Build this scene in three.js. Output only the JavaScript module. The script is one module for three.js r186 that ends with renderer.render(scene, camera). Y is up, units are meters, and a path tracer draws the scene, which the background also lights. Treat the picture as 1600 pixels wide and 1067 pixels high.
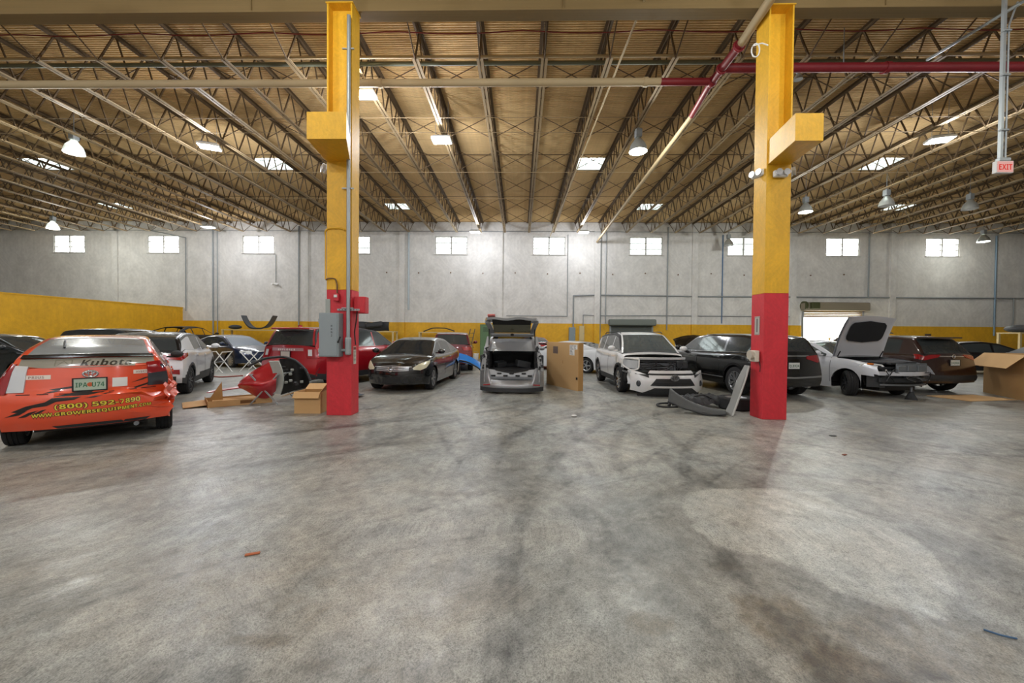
import * as THREE from 'three';
import { mergeGeometries, toCreasedNormals } from 'three/addons/utils/BufferGeometryUtils.js';
import { RoundedBoxGeometry } from 'three/addons/geometries/RoundedBoxGeometry.js';
import { RectAreaLightUniformsLib } from 'three/addons/lights/RectAreaLightUniformsLib.js';
import { createNoise2D, createNoise3D } from 'simplex-noise';
import { MeshBVH } from 'three-mesh-bvh';

// ---------- camera, sky, exposure ----------
const scene = new THREE.Scene();
const camera = new THREE.PerspectiveCamera(2 * Math.atan(533.5 / 610) * 180 / Math.PI, 1600 / 1067, 0.05, 300);
camera.position.set(0, 1.56, 0);
camera.rotation.order = 'YXZ';
camera.rotation.set(-0.9 * Math.PI / 180, 1.15 * Math.PI / 180, 0.5 * Math.PI / 180);
scene.add(camera);
const renderer = new THREE.WebGLRenderer({ antialias: true });
renderer.toneMapping = THREE.LinearToneMapping;
renderer.toneMappingExposure = 1.2;
renderer.shadowMap.enabled = true;
RectAreaLightUniformsLib.init();
scene.background = new THREE.Color(0.93, 0.97, 1.0);
scene.backgroundIntensity = 18;
const LED_POWER = 32, BELL_POWER = 34;        // candela of the lamps over the parked cars

// ---------- helpers ----------
const V = (x, y, z) => new THREE.Vector3(x, y, z);
let seedState = 12345;
const rnd = () => { seedState = (seedState * 1664525 + 1013904223) >>> 0; return seedState / 4294967296; };
const rr = (a, b) => a + (b - a) * rnd();
function seeded(s) { return () => { s = (s * 1664525 + 1013904223) >>> 0; return s / 4294967296; }; }
const n2 = createNoise2D(seeded(7)), n2b = createNoise2D(seeded(99)), n3 = createNoise3D(seeded(31));
const clamp = (v, a = 0, b = 1) => Math.max(a, Math.min(b, v));
const lerp = (a, b, t) => a + (b - a) * t;
const sst = (a, b, x) => { const t = clamp((x - a) / (b - a)); return t * t * (3 - 2 * t); };
const used = new Map();
function numbered(name) { const k = used.get(name) ?? 0; used.set(name, k + 1); return k ? name + '_' + String(k).padStart(3, '0') : name; }
function lin(hex) { return new THREE.Color(hex); }
function mat(hex, rough = 0.6, metal = 0, extra = {}) {
  return new THREE.MeshPhysicalMaterial({ color: hex instanceof THREE.Color ? hex : new THREE.Color(hex), roughness: rough, metalness: metal, ...extra });
}
function obj(name, geo, m, parent) {
  const g = Array.isArray(geo) ? merge(geo) : geo;
  const o = new THREE.Mesh(g, m); o.name = parent && parent !== scene ? name : numbered(name);
  o.castShadow = o.receiveShadow = true; (parent ?? scene).add(o); return o;
}
function merge(list) { return mergeGeometries(list.map(g => { const q = g.index ? g.toNonIndexed() : g; for (const k of Object.keys(q.attributes)) if (!['position', 'normal', 'uv'].includes(k)) q.deleteAttribute(k); if (!q.attributes.uv) q.setAttribute('uv', new THREE.BufferAttribute(new Float32Array(q.attributes.position.count * 2), 2)); return q; })); }
function tag(o, label, category, group, kind) { o.userData.label = label; if (category) o.userData.category = category; if (group) o.userData.group = group; if (kind) o.userData.kind = kind; return o; }
function thing(name, label, category, [x, y, z] = [0, 0, 0], turn = 0, group) {
  const o = new THREE.Group(); o.name = numbered(name); scene.add(o); o.position.set(x, y, z); o.rotation.y = turn;
  return tag(o, label, category, group);
}
function group(name, parent) { const g = new THREE.Group(); g.name = name; parent.add(g); return g; }
function struct(name, geo, m, label, category) { const o = obj(name, geo, m); o.name = name; return tag(o, label, category, null, 'structure'); }
function structGroup(name, label, category) { const o = new THREE.Group(); o.name = name; scene.add(o); return tag(o, label, category, null, 'structure'); }
function bx(w, h, d, x = 0, y = 0, z = 0, rot) { const g = new THREE.BoxGeometry(w, h, d); if (rot) { g.rotateX(rot[0]); g.rotateY(rot[1]); g.rotateZ(rot[2]); } return g.translate(x, y, z); }
function rbx(w, h, d, r, x = 0, y = 0, z = 0, rot) { const g = new RoundedBoxGeometry(w, h, d, 2, r); if (rot) { g.rotateX(rot[0]); g.rotateY(rot[1]); g.rotateZ(rot[2]); } return g.translate(x, y, z); }
function place(g, p, q) { const d = q.clone().sub(p), m = new THREE.Matrix4(); m.makeRotationFromQuaternion(new THREE.Quaternion().setFromUnitVectors(V(0, 1, 0), d.clone().normalize())); m.setPosition(p.clone().add(q).multiplyScalar(0.5)); return g.applyMatrix4(m); }
const rod = (p, q, r, n = 8) => place(new THREE.CylinderGeometry(r, r, p.distanceTo(q), n), p, q);
const sqbar = (p, q, a, b = a) => place(new THREE.BoxGeometry(a, p.distanceTo(q), b), p, q);
function tube(pts, r, n = 6, seg) { return new THREE.TubeGeometry(new THREE.CatmullRomCurve3(pts, false, 'catmullrom', 0.3), seg ?? pts.length * 4, r, n, false); }
function pathTube(pts, r, n = 8) { const c = new THREE.CurvePath(); for (let i = 1; i < pts.length; i++) c.add(new THREE.LineCurve3(pts[i - 1], pts[i])); const out = []; for (let i = 1; i < pts.length; i++) out.push(rod(pts[i - 1], pts[i], r, n)); for (let i = 1; i < pts.length - 1; i++) out.push(new THREE.SphereGeometry(r * 1.05, n, 6).translate(pts[i].x, pts[i].y, pts[i].z)); return merge(out); }
const lathe = (pts, n = 24) => new THREE.LatheGeometry(pts.map(([r, y]) => new THREE.Vector2(r, y)), n);
// thick curved sheet from a function of u, v in 0..1
function sheet(fn, nu, nv, th = 0.008) {
  const P = [], N = []; const e = 1e-3;
  for (let i = 0; i <= nu; i++) for (let j = 0; j <= nv; j++) {
    const u = i / nu, v = j / nv, p = fn(u, v), a = fn(Math.min(u + e, 1), v).sub(fn(Math.max(u - e, 0), v)), b = fn(u, Math.min(v + e, 1)).sub(fn(u, Math.max(v - e, 0)));
    P.push(p); N.push(a.cross(b).normalize());
  }
  const pos = [], idx = [], W = nv + 1, M = P.length;
  for (const s of [0.5, -0.5]) P.forEach((p, i) => { const q = p.clone().addScaledVector(N[i], s * th); pos.push(q.x, q.y, q.z); });
  for (let i = 0; i < nu; i++) for (let j = 0; j < nv; j++) {
    const a = i * W + j, b = a + W; idx.push(a, b, b + 1, a, b + 1, a + 1); idx.push(M + a, M + b + 1, M + b, M + a, M + a + 1, M + b + 1);
  }
  const rim = (a, b) => idx.push(a, b, M + b, a, M + b, M + a);
  for (let i = 0; i < nu; i++) { rim(i * W + W, i * W); rim(i * W + nv, i * W + W + nv); }
  for (let j = 0; j < nv; j++) { rim(j, j + 1); rim(nu * W + j + 1, nu * W + j); }
  const g = new THREE.BufferGeometry(); g.setAttribute('position', new THREE.Float32BufferAttribute(pos, 3));
  const uv = new Float32Array(M * 4); for (let s = 0; s < 2; s++) for (let i = 0; i <= nu; i++) for (let j = 0; j <= nv; j++) { const k = s * M + i * W + j; uv[k * 2] = i / nu; uv[k * 2 + 1] = j / nv; }
  g.setAttribute('uv', new THREE.BufferAttribute(uv, 2)); g.setIndex(idx); return toCreasedNormals(g, 0.7);
}
function canvasTex(w, h, draw) { const c = document.createElement('canvas'); c.width = w; c.height = h; const x = c.getContext('2d'); draw(x, w, h); const t = new THREE.CanvasTexture(c); t.colorSpace = THREE.SRGBColorSpace; return t; }
function dataTex(n, fn, srgb = true, wrap = true) {
  const d = new Uint8Array(n * n * 4);
  for (let j = 0; j < n; j++) for (let i = 0; i < n; i++) { const c = fn(i / n, j / n, i, j); const k = (j * n + i) * 4; d[k] = clamp(c[0]) * 255; d[k + 1] = clamp(c[1]) * 255; d[k + 2] = clamp(c[2]) * 255; d[k + 3] = 255; }
  const t = new THREE.DataTexture(d, n, n); if (srgb) t.colorSpace = THREE.SRGBColorSpace; t.magFilter = THREE.LinearFilter; t.minFilter = THREE.LinearMipmapLinearFilter; t.generateMipmaps = true;
  if (wrap) t.wrapS = t.wrapT = THREE.RepeatWrapping; t.needsUpdate = true; return t;
}
// noise that repeats over the unit square
function tileNoise(u, v, f, o = 0) { const a = u * 2 * Math.PI, b = v * 2 * Math.PI, r = f / (2 * Math.PI); return (n3(Math.cos(a) * r + o, Math.sin(a) * r, Math.cos(b) * r + 3 * o) + n3(Math.sin(b) * r, Math.cos(a) * r + 7 + o, Math.sin(a) * r - Math.cos(b) * r)) * 0.5; }
function uvBox(g, s = 1) { // uv in metres from position and normal
  const p = g.attributes.position, n = g.attributes.normal, uv = new Float32Array(p.count * 2);
  for (let i = 0; i < p.count; i++) { const ax = Math.abs(n.getX(i)), ay = Math.abs(n.getY(i)), az = Math.abs(n.getZ(i)); let a, b; if (ay > ax && ay > az) { a = p.getX(i); b = p.getZ(i); } else if (ax > az) { a = p.getZ(i); b = p.getY(i); } else { a = p.getX(i); b = p.getY(i); } uv[2 * i] = a * s; uv[2 * i + 1] = b * s; }
  g.setAttribute('uv', new THREE.BufferAttribute(uv, 2)); return g;
}

// ---------- materials ----------
const speck = dataTex(512, (u, v) => { const a = 0.5 + 0.28 * tileNoise(u, v, 14) + 0.22 * tileNoise(u, v, 60, 3); return [a, a, a]; }, false);
const grime = dataTex(1024, (u, v) => {
  const a = tileNoise(u, v, 5), b = tileNoise(u, v, 22, 2), c = tileNoise(u, v, 90, 5), s = n2(u * 140, 3) * 0.5 + 0.5;
  const k = 0.93 + 0.05 * a + 0.04 * b + 0.03 * c - 0.02 * s * (a > 0 ? 1 : 0.3); return [k, k * 0.995, k * 0.98];
});
grime.repeat.set(1 / 5, 1 / 5);
function painted(hex, rough, rep = 0.4, extra) { const t = grime.clone(); t.repeat.set(rep, rep); t.needsUpdate = true; const b = speck.clone(); b.repeat.set(rep * 3, rep * 3); b.needsUpdate = true; return mat(hex, rough, 0, { map: t, bumpMap: b, bumpScale: 0.002, ...extra }); }
const M = {
  wall: painted('#dfdedb', 0.75, 0.2), yellow: painted('#e6b01a', 0.6, 0.2), colYellow: painted('#efb827', 0.5, 0.6), colRed: painted('#d8303c', 0.5, 0.6),
  deck: painted('#dcbc86', 0.8, 0.3), steel: mat('#5e4b31', 0.7, 0.1), steelLight: mat('#9a8563', 0.65, 0.1), girder: painted('#8b7449', 0.7, 0.3),
  pipeTan: mat('#b5a17c', 0.7), pipeRed: mat('#7c1620', 0.5), galv: mat('#9da3a4', 0.45, 0.5), galvDull: mat('#8f9494', 0.6, 0.2), wireRed: mat('#7d2a22', 0.6),
  winFrame: mat('#a5a49c', 0.6), clearPane: mat('#ffffff', 0.05, 0, { transmission: 1, ior: 1.45, thickness: 0 }), hazyPane: mat('#c4c8c6', 0.5, 0, { transmission: 1, thickness: 0 }),
  white: mat('#d8d8d4', 0.5), black: mat('#121212', 0.55), blackGloss: mat('#0c0c0d', 0.25), plastic: mat('#26282a', 0.6), rubber: mat('#1b1b1c', 0.85), chrome: mat('#d0d2d4', 0.14, 1), alloy: mat('#a9abad', 0.3, 0.8), darkAlloy: mat('#55585c', 0.35, 0.8),
  greyBox: mat('#8d979a', 0.5, 0.1), interior: mat('#1c1c1e', 0.85), seat: mat('#2a2a2c', 0.9), lampRed: mat('#8d0c14', 0.18, 0, { clearcoat: 0.6 }), lampClear: mat('#c9cdd0', 0.12, 0.1, { clearcoat: 0.8 }), lampDark: mat('#3a3e44', 0.15, 0.3, { clearcoat: 0.8 }), amber: mat('#b8641a', 0.25),
  glass: mat('#8d9696', 0.05, 0, { transmission: 0.72, thickness: 0, ior: 1.5 }), glassDark: mat('#4a5152', 0.06, 0, { transmission: 0.5, thickness: 0, ior: 1.5, clearcoat: 0.5 }),
  card: mat('#bf9a68', 0.85), cardDark: mat('#a57f4c', 0.85), rust: mat('#6d5138', 0.85), bareMetal: mat('#74777a', 0.45, 0.7), engine: mat('#2c2e30', 0.6, 0.3), insul: mat('#17181b', 0.95), fins: mat('#6f7478', 0.55, 0.5), primer: mat('#9aa09a', 0.6), seal: mat('#0a0a0a', 0.8),
  ledGlow: new THREE.MeshStandardMaterial({ color: '#ffffff', emissive: '#f6f8ff', emissiveIntensity: 14 }), bellGlow: new THREE.MeshStandardMaterial({ color: '#ffffff', emissive: '#fbffee', emissiveIntensity: 7 }),
  bellShade: mat('#a9aca6', 0.4, 0.5), bellPrism: mat('#e8eaea', 0.25, 0, { transmission: 0.4, thickness: 0 }),
};
M.card.map = speck.clone(); M.card.map.repeat.set(1, 1); M.card.map.colorSpace = THREE.SRGBColorSpace; M.card.map = null;
function paint(hex, metal = 0.1, rough = 0.32) { return mat(hex, rough, metal, { clearcoat: 1, clearcoatRoughness: 0.06 }); }
// ================= FLOOR =================
const DW = 25.8;                       // distance of the back wall
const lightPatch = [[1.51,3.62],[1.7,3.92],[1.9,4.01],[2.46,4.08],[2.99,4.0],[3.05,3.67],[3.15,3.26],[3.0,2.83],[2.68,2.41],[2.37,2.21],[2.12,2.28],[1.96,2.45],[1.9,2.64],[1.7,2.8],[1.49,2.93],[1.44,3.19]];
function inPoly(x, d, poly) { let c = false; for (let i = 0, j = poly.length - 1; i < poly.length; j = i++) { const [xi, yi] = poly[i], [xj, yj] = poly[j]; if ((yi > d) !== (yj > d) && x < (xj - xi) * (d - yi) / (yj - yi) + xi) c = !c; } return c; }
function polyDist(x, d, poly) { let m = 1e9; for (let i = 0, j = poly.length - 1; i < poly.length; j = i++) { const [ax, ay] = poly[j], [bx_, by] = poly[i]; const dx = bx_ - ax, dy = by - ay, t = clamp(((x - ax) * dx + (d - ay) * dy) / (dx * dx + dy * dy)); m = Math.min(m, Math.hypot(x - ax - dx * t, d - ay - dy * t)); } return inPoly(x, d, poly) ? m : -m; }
// oil and rust spots: [x, d, rx, rd, depth, tint]
const spots = [[-1.32,1.93,0.2,0.06,0.5,0.7],[1.47,2.12,0.3,0.3,0.55,1],[1.52,1.85,0.24,0.16,0.5,1],[0.72,2.11,0.16,0.12,0.4,0.8],[0.06,3.39,0.06,0.1,0.4,0],[2.45,3.92,0.07,0.08,0.4,0],[1.8,3.28,0.07,0.08,0.45,0],[-3.28,2.55,0.22,0.1,0.35,0.2],[-1.29,1.71,0.12,0.1,0.35,0],[-0.4,1.74,0.1,0.12,0.35,0],[1.71,1.8,0.12,0.15,0.3,0.3],[1.42,2.66,0.17,0.05,0.4,0.6],[-1.96,5.61,0.6,0.3,0.3,0.1],[0.46,5.74,0.9,0.35,0.25,0.1],[-1.97,4.74,0.4,0.12,0.3,0.1],[-0.7,3.82,0.4,0.1,0.25,0.1],[-3.16,3.16,0.09,0.07,0.3,0],[3.78,3.13,0.06,0.05,0.5,0.4],[-0.68,1.78,0.06,0.04,0.4,0.5],[1.95,1.84,0.12,0.1,0.35,0],[-0.93,1.79,0.1,0.05,0.4,0.5],[-0.38,2.56,0.1,0.05,0.3,0],[2.1,2.0,0.5,0.35,0.16,1.4],[-2.2,2.3,1.2,0.5,0.14,1],[-0.6,2.3,0.9,0.4,0.12,0.9],[-5.5,4.2,1.5,0.8,0.12,0.6],[3.4,4.9,1.2,0.8,0.14,0.2],[0.2,4.2,0.8,0.6,0.14,0],[-3.0,8.2,1.6,0.7,0.2,0.3],[2.0,8.0,2.0,0.6,0.16,0.4],[6.5,7.0,1.6,0.9,0.13,0.4],[11.0,9.6,2.6,0.7,0.3,0.5]];
const marks = [];                      // tyre marks: arcs [cx, cd, r, a0, a1, width, depth]
for (let i = 0; i < 110; i++) marks.push([rr(-13, 13), rr(-4, 18), rr(3, 13), rr(0, 6.28), rr(0.5, 1.6), rr(0.06, 0.17), rr(0.14, 0.36)]);
const drag = []; for (let i = 0; i < 130; i++) { const a = rr(-0.5, 0.5) + (rnd() < 0.5 ? 0.9 : 0.1); drag.push([rr(-9, 9), rr(1.5, 12), Math.sin(a), Math.cos(a), rr(0.8, 4.5), rr(0.012, 0.05), rr(0.16, 0.42)]); }
const grainRnd = seeded(4242);
function floorTone(x, d) {
  let k = 0.92 + 0.14 * n2(x * 0.22, d * 0.22) + 0.13 * n2(x * 0.7 + 9, d * 0.7) + 0.1 * n2b(x * 2.1, d * 2.1) + 0.07 * n2b(x * 6.5, d * 6.5);
  let warm = 0.6 * n2b(x * 0.4 + 40, d * 0.4) + 0.5 * n2(x * 1.3, d * 1.3 + 20) + 0.2 * n2b(x * 4, d * 4 + 60);
  // long sweeping streaks of trolley and tyre traffic
  const su = x * 0.8 + d * 0.6, sv = -x * 0.6 + d * 0.8; k += 0.09 * n2(su * 0.3, sv * 4.2) + 0.08 * n2b(x * 5.5, d * 0.35) + 0.06 * n2(su * 9, sv * 0.8);
  for (const [cx, cd, r, a0, da, w, dep] of marks) { const q = Math.hypot(x - cx, d - cd) - r; if (q > 2 || q < -2) continue; let a = Math.atan2(d - cd, x - cx) - a0; a = ((a % 6.283) + 6.283) % 6.283; if (a > da) continue; const fade = sst(0, 0.25, a) * sst(da, da - 0.25, a); for (const off of [0, 1.5]) { const e = Math.abs(q - off); if (e < w) k -= dep * fade * (0.6 + 0.4 * n2(a * 40, e * 60)) * sst(w, w * 0.6, e); } }
  for (const [sx, sd, ux, ud, len, w, dep] of drag) { const px = x - sx, pd = d - sd, l = px * ux + pd * ud; if (l < 0 || l > len) continue; const e = Math.abs(px * ud - pd * ux + 0.05 * Math.sin(l * 1.7)); if (e < w) k -= dep * sst(w, w * 0.3, e) * (0.5 + 0.5 * n2b(l * 8, sx)); }
  const wob = 0.09 * n2(x * 2.7, d * 2.7) + 0.04 * n2b(x * 9, d * 9);
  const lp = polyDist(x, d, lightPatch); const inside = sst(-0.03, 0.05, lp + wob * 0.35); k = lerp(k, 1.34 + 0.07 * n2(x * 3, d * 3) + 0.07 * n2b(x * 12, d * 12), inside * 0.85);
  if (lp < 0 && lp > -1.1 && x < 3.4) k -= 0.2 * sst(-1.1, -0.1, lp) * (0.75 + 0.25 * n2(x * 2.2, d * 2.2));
  let r = 1, g = 1, b = 1;
  for (const [sx, sd, rx, rd, dep, tint] of spots) { const q = Math.hypot((x - sx) / rx, (d - sd) / rd) + (wob * 2.4 + 0.25 * n2b(x * 4 + sx, d * 4)) * clamp(rx * 3, 0.2, 1); if (q < 1) { const f = sst(1, 0.55, q) * dep * (0.65 + 0.35 * n2(x * 18, d * 18)); k *= 1 - f; if (tint) { g *= 1 - f * tint * 0.35; b *= 1 - f * tint * 0.75; } } }
  k += 0.16 * (grainRnd() - 0.5) + 0.1 * n2b(x * 14, d * 14) * clamp(n2(x * 0.9, d * 0.9) + 0.5);
  k = clamp(k, 0.22, 1.4);
  return [k * r * (1 + 0.045 * warm), k * g * (0.99 - 0.012 * warm), k * b * (0.955 - 0.07 * warm)];
}
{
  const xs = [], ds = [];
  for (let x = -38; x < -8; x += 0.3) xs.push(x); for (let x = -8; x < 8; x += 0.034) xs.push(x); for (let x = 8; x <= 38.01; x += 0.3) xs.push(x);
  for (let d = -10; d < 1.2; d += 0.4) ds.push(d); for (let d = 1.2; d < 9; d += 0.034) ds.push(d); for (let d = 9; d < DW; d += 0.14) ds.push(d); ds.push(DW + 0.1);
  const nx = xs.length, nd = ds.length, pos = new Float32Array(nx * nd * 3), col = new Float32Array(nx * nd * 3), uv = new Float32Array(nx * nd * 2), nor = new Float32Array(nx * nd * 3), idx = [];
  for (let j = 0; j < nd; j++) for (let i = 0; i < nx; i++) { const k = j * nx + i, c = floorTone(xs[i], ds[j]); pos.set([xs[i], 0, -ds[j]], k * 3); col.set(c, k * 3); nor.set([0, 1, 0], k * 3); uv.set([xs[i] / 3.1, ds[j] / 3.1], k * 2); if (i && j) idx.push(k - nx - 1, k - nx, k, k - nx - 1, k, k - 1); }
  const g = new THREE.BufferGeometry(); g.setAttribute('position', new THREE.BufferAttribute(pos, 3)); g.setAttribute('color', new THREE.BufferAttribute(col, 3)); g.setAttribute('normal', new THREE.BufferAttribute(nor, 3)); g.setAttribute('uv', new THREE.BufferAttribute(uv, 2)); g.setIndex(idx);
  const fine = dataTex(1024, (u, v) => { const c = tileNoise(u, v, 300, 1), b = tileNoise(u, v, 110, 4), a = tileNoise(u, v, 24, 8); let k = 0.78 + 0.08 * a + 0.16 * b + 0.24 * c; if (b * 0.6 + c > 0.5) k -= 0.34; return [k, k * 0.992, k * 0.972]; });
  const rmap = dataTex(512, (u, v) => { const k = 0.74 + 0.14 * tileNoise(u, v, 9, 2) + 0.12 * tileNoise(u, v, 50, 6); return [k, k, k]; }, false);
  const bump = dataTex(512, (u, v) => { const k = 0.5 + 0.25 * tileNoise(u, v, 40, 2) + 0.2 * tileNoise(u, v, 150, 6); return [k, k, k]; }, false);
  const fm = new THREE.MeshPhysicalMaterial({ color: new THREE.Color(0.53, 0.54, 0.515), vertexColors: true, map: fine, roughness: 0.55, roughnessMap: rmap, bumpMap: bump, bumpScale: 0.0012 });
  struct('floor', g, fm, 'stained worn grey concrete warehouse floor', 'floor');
}

// ================= CEILING DECK =================
const YD = 9.0, XW = 38;               // deck height, half width of the hall
const skyRows = [[16.5, 17.75, [-21.2, -10.95, 2.95, 15.5]], [22.2, 23.3, [-24, -7.2, 7.4, 21.5]]];
const ceiling = structGroup('ceiling', 'corrugated tan metal roof deck of the warehouse', 'ceiling');
{
  const SKW = 1.3;
  const deckStrip = (d0, d1, xa, xb) => { // trapezoid ribs running across the hall
    const p = 0.0762, out = [], n = Math.round((d1 - d0) / p); const pts = [];
    for (let i = 0; i < n; i++) { const d = d0 + (d1 - d0) * i / n, q = (d1 - d0) / n; pts.push([d, 0], [d + q * 0.4, 0], [d + q * 0.55, 0.028], [d + q * 0.85, 0.028]); } pts.push([d1, 0]);
    const pos = [], idx = []; pts.forEach(([d, y]) => pos.push(xa, YD + y, -d, xb, YD + y, -d)); for (let i = 0; i < pts.length - 1; i++) idx.push(2 * i, 2 * i + 2, 2 * i + 3, 2 * i, 2 * i + 3, 2 * i + 1);
    const g = new THREE.BufferGeometry(); g.setAttribute('position', new THREE.Float32BufferAttribute(pos, 3)); g.setIndex(idx); const q = g.toNonIndexed(); q.computeVertexNormals(); return uvBox(q);
  };
  const ranges = (gaps) => { const o = []; let a = -XW; for (const c of gaps) { o.push([a, c - SKW / 2]); a = c + SKW / 2; } o.push([a, XW]); return o; };
  const strips = []; let d = -10; for (const [a, b, xs] of skyRows) { strips.push([d, a, [[-XW, XW]]]); strips.push([a, b, ranges(xs)]); d = b; } strips.push([d, DW + 0.2, [[-XW, XW]]]);
  for (const [a, b, rs] of strips) for (const [xa, xb] of rs) { obj('deck_sheet', deckStrip(a, b, xa, xb), M.deck, ceiling); obj('roof_slab', bx(xb - xa, 0.12, b - a, (xa + xb) / 2, YD + 0.1, -(a + b) / 2), M.galvDull, ceiling); }
  let wn = 10;
  for (const [a, b, xs] of skyRows) for (const x of xs) {
    const w = structGroup('window_' + (++wn), 'square roof skylight with bar grid in the deck', 'skylight'), c = -(a + b) / 2, L = b - a;
    w.userData.group = 'roof skylights';
    obj('curb', [bx(SKW + 0.1, 0.3, 0.05, x, YD + 0.17, -a - 0.025), bx(SKW + 0.1, 0.3, 0.05, x, YD + 0.17, -b + 0.025), bx(0.05, 0.3, L, x - SKW / 2 + 0.025, YD + 0.17, c), bx(0.05, 0.3, L, x + SKW / 2 - 0.025, YD + 0.17, c)], M.white, w);
    obj('pane', bx(SKW, 0.012, L, x, YD + 0.33, c), M.hazyPane, w);
    for (let i = 1; i < 7; i++) obj('bar', rod(V(x - SKW / 2 + SKW * i / 7, YD + 0.2, -a), V(x - SKW / 2 + SKW * i / 7, YD + 0.2, -b), 0.012, 6), M.galvDull, w);
    obj('bar', rod(V(x - SKW / 2, YD + 0.19, c), V(x + SKW / 2, YD + 0.19, c), 0.014, 6), M.galvDull, w);
  }
}

// ================= WALLS =================
const winC = []; for (let k = 0; k < 10; k++) winC.push(1.87 + (k - 5) * 6.4 + (k < 5 ? -0.06 * (5 - k) : -0.07 * (k - 5)));
const WW = 2.12, WB = 6.88, WT = 8.06, BAND = 2.37;
const door1 = [18.35, 22.1, 3.3], door2 = [5.95, 8.6, 2.25];
const wallB = structGroup('wall_back', 'pale painted tilt-up concrete wall with a yellow lower band', 'wall');
{
  const T = 0.25, zc = -DW - T / 2; const edge = []; for (let k = 0; k <= 10; k++) edge.push(k === 0 ? -XW : k === 10 ? XW : (winC[k - 1] + winC[k]) / 2);
  const seg = (x0, x1, y0, y1) => bx(x1 - x0, y1 - y0, T, (x0 + x1) / 2, (y0 + y1) / 2, zc);
  for (let k = 0; k < 10; k++) {
    const a = edge[k], b = edge[k + 1], w0 = winC[k] - WW / 2, w1 = winC[k] + WW / 2, g = [], low = [];
    const cutLow = door1[0] > a && door1[1] < b ? door1 : null;
    const up = cutLow ? [[a, door1[0]], [door1[1], b]] : [[a, b]];
    for (const [p, q] of up) { low.push(seg(p, q, 0, BAND)); g.push(seg(p, q, BAND, cutLow ? 3.3 : WB)); }
    if (cutLow) g.push(seg(a, b, 3.3, WB));
    g.push(seg(a, w0, WB, WT), seg(w1, b, WB, WT), seg(a, b, WT, YD + 0.3));
    obj('wall_panel', uvBox(merge(g)), M.wall, wallB); obj('yellow_band', uvBox(merge(low)), M.yellow, wallB);
    if (k) { obj('pilaster', uvBox(bx(0.36, YD - BAND, 0.12, a, (YD + BAND) / 2, -DW + 0.06)), M.wall, wallB); obj('pilaster_base', uvBox(bx(0.36, BAND, 0.12, a, BAND / 2, -DW + 0.06)), M.yellow, wallB); }
  }
  winC.forEach((x, k) => {
    const w = structGroup('window_' + (k + 1), 'high two-sash wall window with three panes in each sash', 'window'); w.userData.group = 'high windows along the pale back wall';
    const z = -DW - 0.1, f = 0.05, h = WT - WB, ym = (WB + WT) / 2;
    obj('frame', [bx(WW, f, 0.14, x, WB + f / 2, z), bx(WW, f, 0.14, x, WT - f / 2, z), bx(f, h, 0.14, x - WW / 2 + f / 2, ym, z), bx(f, h, 0.14, x + WW / 2 - f / 2, ym, z), bx(0.09, h, 0.14, x, ym, z)], M.winFrame, w);
    for (const s of [-1, 1]) { for (let i = 0; i < 3; i++) { const y = WB + f + (h - 2 * f) * (i + 0.5) / 3; obj('pane', bx(WW / 2 - 0.1, (h - 2 * f) / 3 - 0.03, 0.008, x + s * (WW / 4 - 0.005), y, z), (k >= 3 && k <= 7) ? M.hazyPane : M.clearPane, w); if (i) obj('muntin', bx(WW / 2 - 0.08, 0.045, 0.06, x + s * WW / 4, WB + f + (h - 2 * f) * i / 3, z), M.winFrame, w); } }
    obj('sill', bx(WW + 0.1, 0.05, 0.12, x, WB - 0.02, -DW + 0.04), M.wall, w);
  });
  struct('wall_left', uvBox(bx(0.25, YD + 0.3, DW + 10.3, -XW - 0.125, (YD + 0.3) / 2, -(DW - 10) / 2)), M.wall, 'pale painted side wall of the hall', 'wall');
  struct('wall_right', uvBox(bx(0.25, YD + 0.3, DW + 10.3, XW + 0.125, (YD + 0.3) / 2, -(DW - 10) / 2)), M.wall, 'pale painted wall at the far side of the hall', 'wall');
  struct('wall_front', uvBox(bx(2 * XW + 0.5, YD + 0.3, 0.25, 0, (YD + 0.3) / 2, 10.125)), M.wall, 'pale painted wall facing the parked cars', 'wall');
  // low yellow partition running out from the back wall
  struct('wall_partition', [uvBox(bx(0.2, 3.2, 15.5, -22.75, 1.6, -DW + 7.75)), uvBox(bx(0.26, 0.06, 15.5, -22.75, 3.23, -DW + 7.75))], M.yellow, 'low yellow partition wall standing out from the back wall', 'wall');
}
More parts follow.
